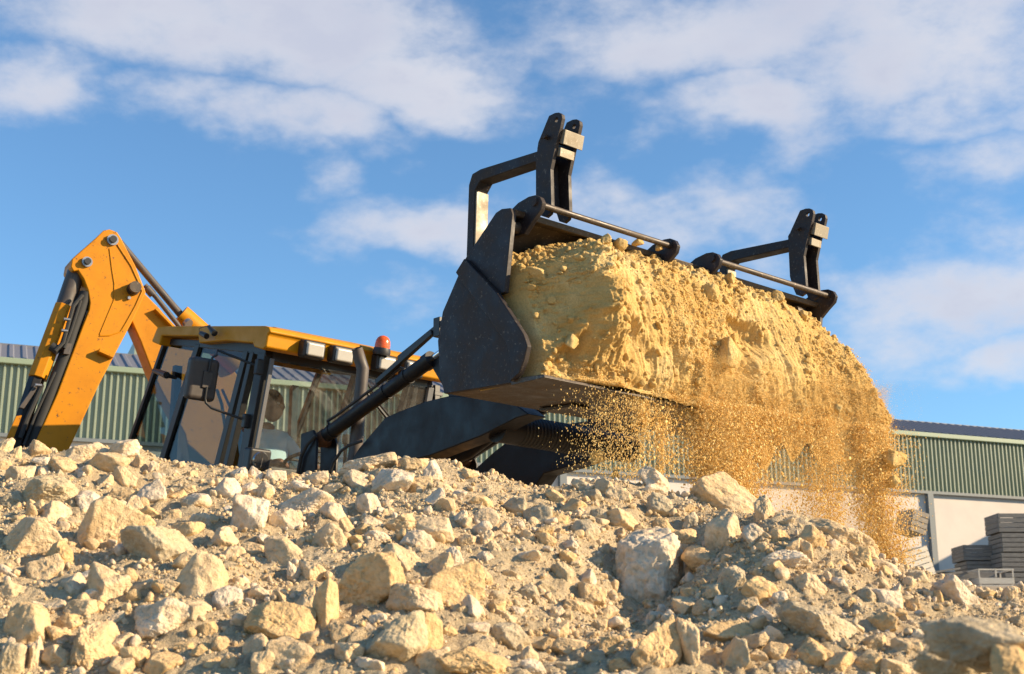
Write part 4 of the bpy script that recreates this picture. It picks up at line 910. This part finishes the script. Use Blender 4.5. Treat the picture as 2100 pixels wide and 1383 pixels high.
fl = sm(s_, .3, .5)          # below the shoulder the soil slides: streaks down the slope
pp = np.stack([b_r*1.0, s_*1.3, 0*s_], 1)
lump = .042*fbm(pp*np.array([2.2, 3.0, 1]), 3, 4) + .03*billow(pp*np.array([7, 7, 1]), 4, 8, .55)
streak = .034*fbm(pp*np.array([16, 1.8, 1]), 4, 15, .6) + .075*fbm(pp*np.array([3.8, 1.0, 1]), 2, 16)
patch = sm(fbm(pp*np.array([2.6, 2.4, 1]), 3, 41), -.25, .25)       # crumbly patches against smooth slides
lumps2 = .012*billow(pp*np.array([22, 24, 1]), 4, 23, .65)
disp = lump*(1-.45*fl) + streak*fl + lumps2*(1-.65*fl*(1-patch)) + .006*fbm(pp*np.array([60, 50, 1]), 3, 3, .7) + .006*fbm(pp*np.array([55, 6, 1]), 3, 19, .6)*fl
cav = -.085*sm(fbm(pp*np.array([1.7, 2.6, 1]), 3, 88), .22, .42)*fl
disp = disp + sm(-b_r, -4.95, -4.7)*(.035*billow(pp*np.array([11, 13, 1]), 4, 71, .6)+.03*fbm(pp*np.array([5, 6, 1]), 3, 72))*sm(s_, .1, .3)
disp = (disp+cav)*np.where(s_ > .84, 1-.5*sm(s_, .84, .92), 1)
na = .55+.35*fl; nz_ = .75*(1-fl)
A_ = A_ + disp*na; Z_ = Z_ + disp*nz_
# ragged lower hem
Z_ = Z_ - .05*sm(s_, .9, 1)*np.clip((b_r-4.9)/1, 0, 1)*(1+fbm(pp*np.array([12, .1, 1]), 3, 51))
v = np.stack([CB*A_+SB*b_r, -SB*A_+CB*b_r, Z_], 1); idx = np.arange(NS*NBb).reshape(NS, NBb)
f = np.stack([idx[:-1, :-1].ravel(), idx[:-1, 1:].ravel(), idx[1:, 1:].ravel(), idx[1:, :-1].ravel()], 1)
# inner body so that the load has thickness from every side
back = []
A2_, Z2_ = load_point(s_, b_r); v2 = np.stack([CB*(A2_-.0)+SB*b_r, -SB*A2_+CB*b_r, Z2_], 1)
soil_v = v; soil_f = f
def rot_mats(cnt):
    q = rng.normal(size=(cnt, 4)); q /= np.linalg.norm(q, axis=1)[:, None]; w_, a, b, c = q.T
    return np.stack([np.stack([1-2*(b*b+c*c), 2*(a*b-c*w_), 2*(a*c+b*w_)], 1), np.stack([2*(a*b+c*w_), 1-2*(a*a+c*c), 2*(b*c-a*w_)], 1), np.stack([2*(a*c-b*w_), 2*(b*c+a*w_), 1-2*(a*a+b*b)], 1)], 1)
def bits(P, s, sub, str_=(1, 1, 1)):
    d, f = ico(sub); cnt = len(P); shapes = []
    for k_ in range(10):
        r_ = np.random.default_rng(k_+900+sub); n = r_.normal(size=(8, 3)); n /= np.linalg.norm(n, axis=1)[:, None]
        r = ((np.clip(d@n.T, 1e-3, None)/r_.uniform(.6, 1, 8))**8).sum(1)**(-1/8); shapes.append(d*np.clip(r, .55, 1.3)[:, None]*r_.uniform(.7, 1.05, 3))
    X = np.einsum('nij,nkj->nki', rot_mats(cnt), np.array(shapes)[rng.integers(0, 10, cnt)])*s[:, None, None]*np.array(str_) + P[:, None, :]
    return X.reshape(-1, 3), (f[None]+(np.arange(cnt)*len(d))[:, None, None]).reshape(-1, 3)
# clods lying on the load
cnt = 9000; si = (rng.random(cnt)**1.3*(NS*.86)).astype(int); bi = rng.integers(6, NBb-6, cnt)
keep = (rng.random(cnt) < np.where(si > NS*.36, .25+.75*patch.reshape(NS, NBb)[si, bi], 1)); si = si[keep]; bi = bi[keep]
Pq = v.reshape(NS, NBb, 3)[si, bi]; sz_ = .0030*(8.0**(rng.random(len(si))**3.2))
cv, cf = bits(Pq, sz_, 3)
V_ = np.concatenate([v, cv]); me = npmesh('soil_load', v, f, M_LOAD)
o = bpy.data.objects.new('soil_load', me); COL.objects.link(o); props(o, 'heap of sandy yellow soil filling the raised bucket', 'soil', kind='stuff')
o = bpy.data.objects.new('soil_clods', npmesh('soil_clods', cv, cf, M_LOAD)); COL.objects.link(o); props(o, 'small crumbs and clods lying on the soil in the bucket', 'soil clods', kind='stuff')

# stones sitting in the load: each one a thing
def load_stone(px, py, w, h, b, tone, label, seed, name='stone', at=None):
    # depth where the ray meets the load surface near b
    if at is None:
        j = int((b-4.328)/(6.922-4.328)*(NBb-1)); best = None
        d = px_dir(px, py).normalized(); sub_ = soil_v.reshape(NS, NBb, 3)[:, max(0, j-120):j+120].reshape(-1, 3)-np.array([0, 0, CAMH])
        dv = np.array(d); t_ = sub_@dv; e = np.linalg.norm(sub_-t_[:, None]*dv, axis=1); k_ = np.lexsort((t_, np.round(e/.02)))[0]; P = Vector((0, 0, CAMH))+d*float(t_[k_])
    else: P = at
    vv, ff = rock_shape(seed, 5); D = P.y; sx = w*D/2840/2; sz = h*D/2840/2
    o = bpy.data.objects.new(name, npmesh(name, vv*np.array([sx, (sx+sz)/2, sz]), ff, tone)); COL.objects.link(o); o.location = P; props(o, label, 'stone', 'stones in and under the bucket load')
load_stone(1492, 726, 62, 72, 5.45, M_LOAD, 'largest pale boulder embedded in the front of the sliding soil', 31)
load_stone(1455, 600, 46, 44, 5.5, M_LOAD, 'stone in the dark hollow near the top of the soil, middle of the bucket', 32)
load_stone(1172, 700, 34, 40, 4.6, M_LOAD, 'stone in the shaded soil near the bucket side plate', 33)
load_stone(1098, 562, 56, 40, 4.45, M_LOAD, 'buried stone in shaded soil high beside the side plate', 34)
load_stone(1592, 612, 34, 32, 6.3, M_LOAD, 'block of soil below the right hinge rod', 36)
load_stone(1243, 492, 24, 26, 4.95, M_LOAD, 'leftmost stone on the soil crest below the left hinge rod', 37)
load_stone(1272, 502, 34, 30, 5.05, M_LOAD, 'wide stone on the soil crest below the left hinge rod', 38)
load_stone(1308, 497, 28, 18, 5.15, M_LOAD, 'flat pale stone on the soil crest below the left hinge rod', 39)
load_stone(1352, 508, 18, 16, 5.3, M_LOAD, 'small stone below the right end of the left hinge rod', 40)
load_stone(1497, 575, 26, 32, 5.75, M_LOAD, 'stone on the soil crest left of the right hinge rod', 41)
load_stone(1646, 648, 26, 26, 6.6, M_LOAD, 'stone near the far end of the soil crest', 42)
load_stone(1637, 888, 20, 24, 6.1, M_LOAD, 'small dark stone falling in mid air below the bucket', 43, at=W(LA+.42, 1.95, 6.15))
for (px, py, w, h, b, lb, sd) in ((1836,940,54,44,6.75,'larger clod falling at the right edge of the soil curtain',44),(1832,988,30,28,6.72,'smaller clod falling below the larger one at the right edge',45),
                              (1226,940,36,30,5.2,'falling clod below the bucket beside the black lift arm',46),(1262,980,16,34,5.3,'thin clod landing on the crest under the bucket floor',47)):
    a, z = PB(px, py, b); load_stone(px, py, w, h, b, M_LOAD, lb, sd, at=W(a, z, b))

# ------------------------------------------------------------------ soil pouring off the lip
def curtain():
    G = [  # stream: centre b, spread, amount, forward spread, reach down
        (4.98,.022,16000,.02,.95),(4.90,.10,4500,.03,.4),(5.13,.020,13000,.02,.9),(5.27,.09,9000,.04,.4),(5.44,.06,40000,.05,.9),(5.55,.075,100000,.06,1.1),
        (5.70,.065,110000,.06,1.1),(5.84,.07,80000,.06,1.0),(6.02,.05,30000,.05,1.1),(6.16,.04,26000,.05,1.2),(6.30,.06,14000,.05,.7),(6.46,.06,52000,.05,1.2),(6.58,.06,75000,.06,1.5),(6.70,.06,85000,.06,1.5),(6.80,.05,52000,.06,1.4)]
    P, S_ = [], []
    for (bc, sd, n, fw, ln) in G:
        t = ln*rng.random(n)**(1.15 if 5.4 < bc < 5.9 or bc > 6.5 or .02 < sd < .03 or sd == .02 else 1.6); b = bc+rng.normal(0, sd, n)*(1-.35*t); b = np.clip(b, 4.5, 6.95)
        b = b+.03*np.sin(t*5+bc*9); g = np.clip((b-4.6)/2.2, 0, 1); a = LA-.01+g*(.06+.20*g)+rng.normal(0, fw, n)+.03*np.sqrt(t)
        clump = fbm(np.stack([b*13, t*2.6, a*8], 1), 4, 61, .65)+.9*fbm(np.stack([b*8, t*.4, 0*a], 1), 2, 67)*1.35*sm(t, .03, .35); keep = clump*1.5+rng.random(n)*.8-.28-.25*(t/ln) > 0
        z = LZ+.02-t
        a, b, z = a[keep], b[keep], z[keep]
        P.append(np.stack([CB*a+SB*b, -SB*a+CB*b, z], 1)); S_.append(.0010*(6.5**(rng.random(len(a))**5.0)))
    # loosened skin of grains in front of the crumbly parts of the sliding face
    n = 120000; bi = rng.integers(60, NBb-4, n); sr = .42+.56*rng.random(n); si = (NS*sr).astype(int); q = soil_v.reshape(NS, NBb, 3)[si, bi]
    kp = rng.random(n) < np.maximum(sm(patch.reshape(NS, NBb)[si, bi], .45, .9)*.8*(.3+.7*sm(sr, .5, .9)), sm(sr, .74, .93)*sm(bi/NBb, .25, .42)); q = q[kp]; n = len(q); off = rng.exponential(.010, n)+.001
    q = q+np.array(FWD)[None]*off[:, None]; P.append(q); S_.append(.0011*(4**(rng.random(n)**2.5)))
    # fine spray beyond the far end and by the torque tube
    n = 2600; a = LA+.33+rng.normal(0, .06, n); b = 6.85+rng.normal(0, .07, n); z = LZ-.0-rng.random(n)*.75; P.append(np.stack([CB*a+SB*b, -SB*a+CB*b, z], 1)); S_.append(.0013*(3.5**rng.random(n)))
    n = 5000; b = 4.85+rng.normal(0, .16, n); a = LA+.02+rng.normal(0, .08, n); z = LZ-.02-rng.random(n)*.42; P.append(np.stack([CB*a+SB*b, -SB*a+CB*b, z], 1)); S_.append(.0012*(3.5**rng.random(n)))
    # scattered lumps
    n = 1500; bc = rng.choice([5.0,5.15,5.5,5.6,5.7,5.8,5.95,6.15,6.45,6.6,6.7,6.75], n); b = bc+rng.normal(0, .07, n); t = 1.1*rng.random(n); a = LA+.03+np.clip((b-4.6)/2.2, 0, 1)*.22+rng.normal(0, .06, n)
    P.append(np.stack([CB*a+SB*b, -SB*a+CB*b, LZ+.02-t], 1)); S_.append(.0035*(3.2**(rng.random(n)**2.5)))
    # dust: grains too fine to see one by one
    n = 420000; b = 5.15+1.72*rng.random(n)**.8; t = 1.1*rng.random(n)**1.3-.25; a = LA+.06+np.clip((b-4.6)/2.2, 0, 1)*.20+rng.normal(0, .09, n)
    den = fbm(np.stack([b*7, t*1.6, a*5], 1), 3, 131)+.25*sm(b, 5.3, 5.6)-.15; kp = den*1.6+rng.random(n)*.5-.15 > 0; a, b, t = a[kp], b[kp], t[kp]
    P.append(np.stack([CB*a+SB*b, -SB*a+CB*b, LZ-t], 1)); S_.append(.0005+.0006*rng.random(len(a)))
    P = np.concatenate(P); S_ = np.concatenate(S_)
    big = S_ > .0045; v1, f1 = bits(P[big], S_[big], 2, (1, 1, 1.2)); v2, f2 = bits(P[~big], S_[~big], 0, (1, 1, 2.0)); print('grains', len(S_), big.sum())
    me = npmesh('falling_soil', np.concatenate([v1, v2]), np.concatenate([f1, f2+len(v1)]), M_GRAIN, smooth=False)
    o = bpy.data.objects.new('falling_soil', me); COL.objects.link(o); props(o, 'streams of sandy soil pouring from the bucket lip on to the heap', 'falling soil', kind='stuff')
curtain()
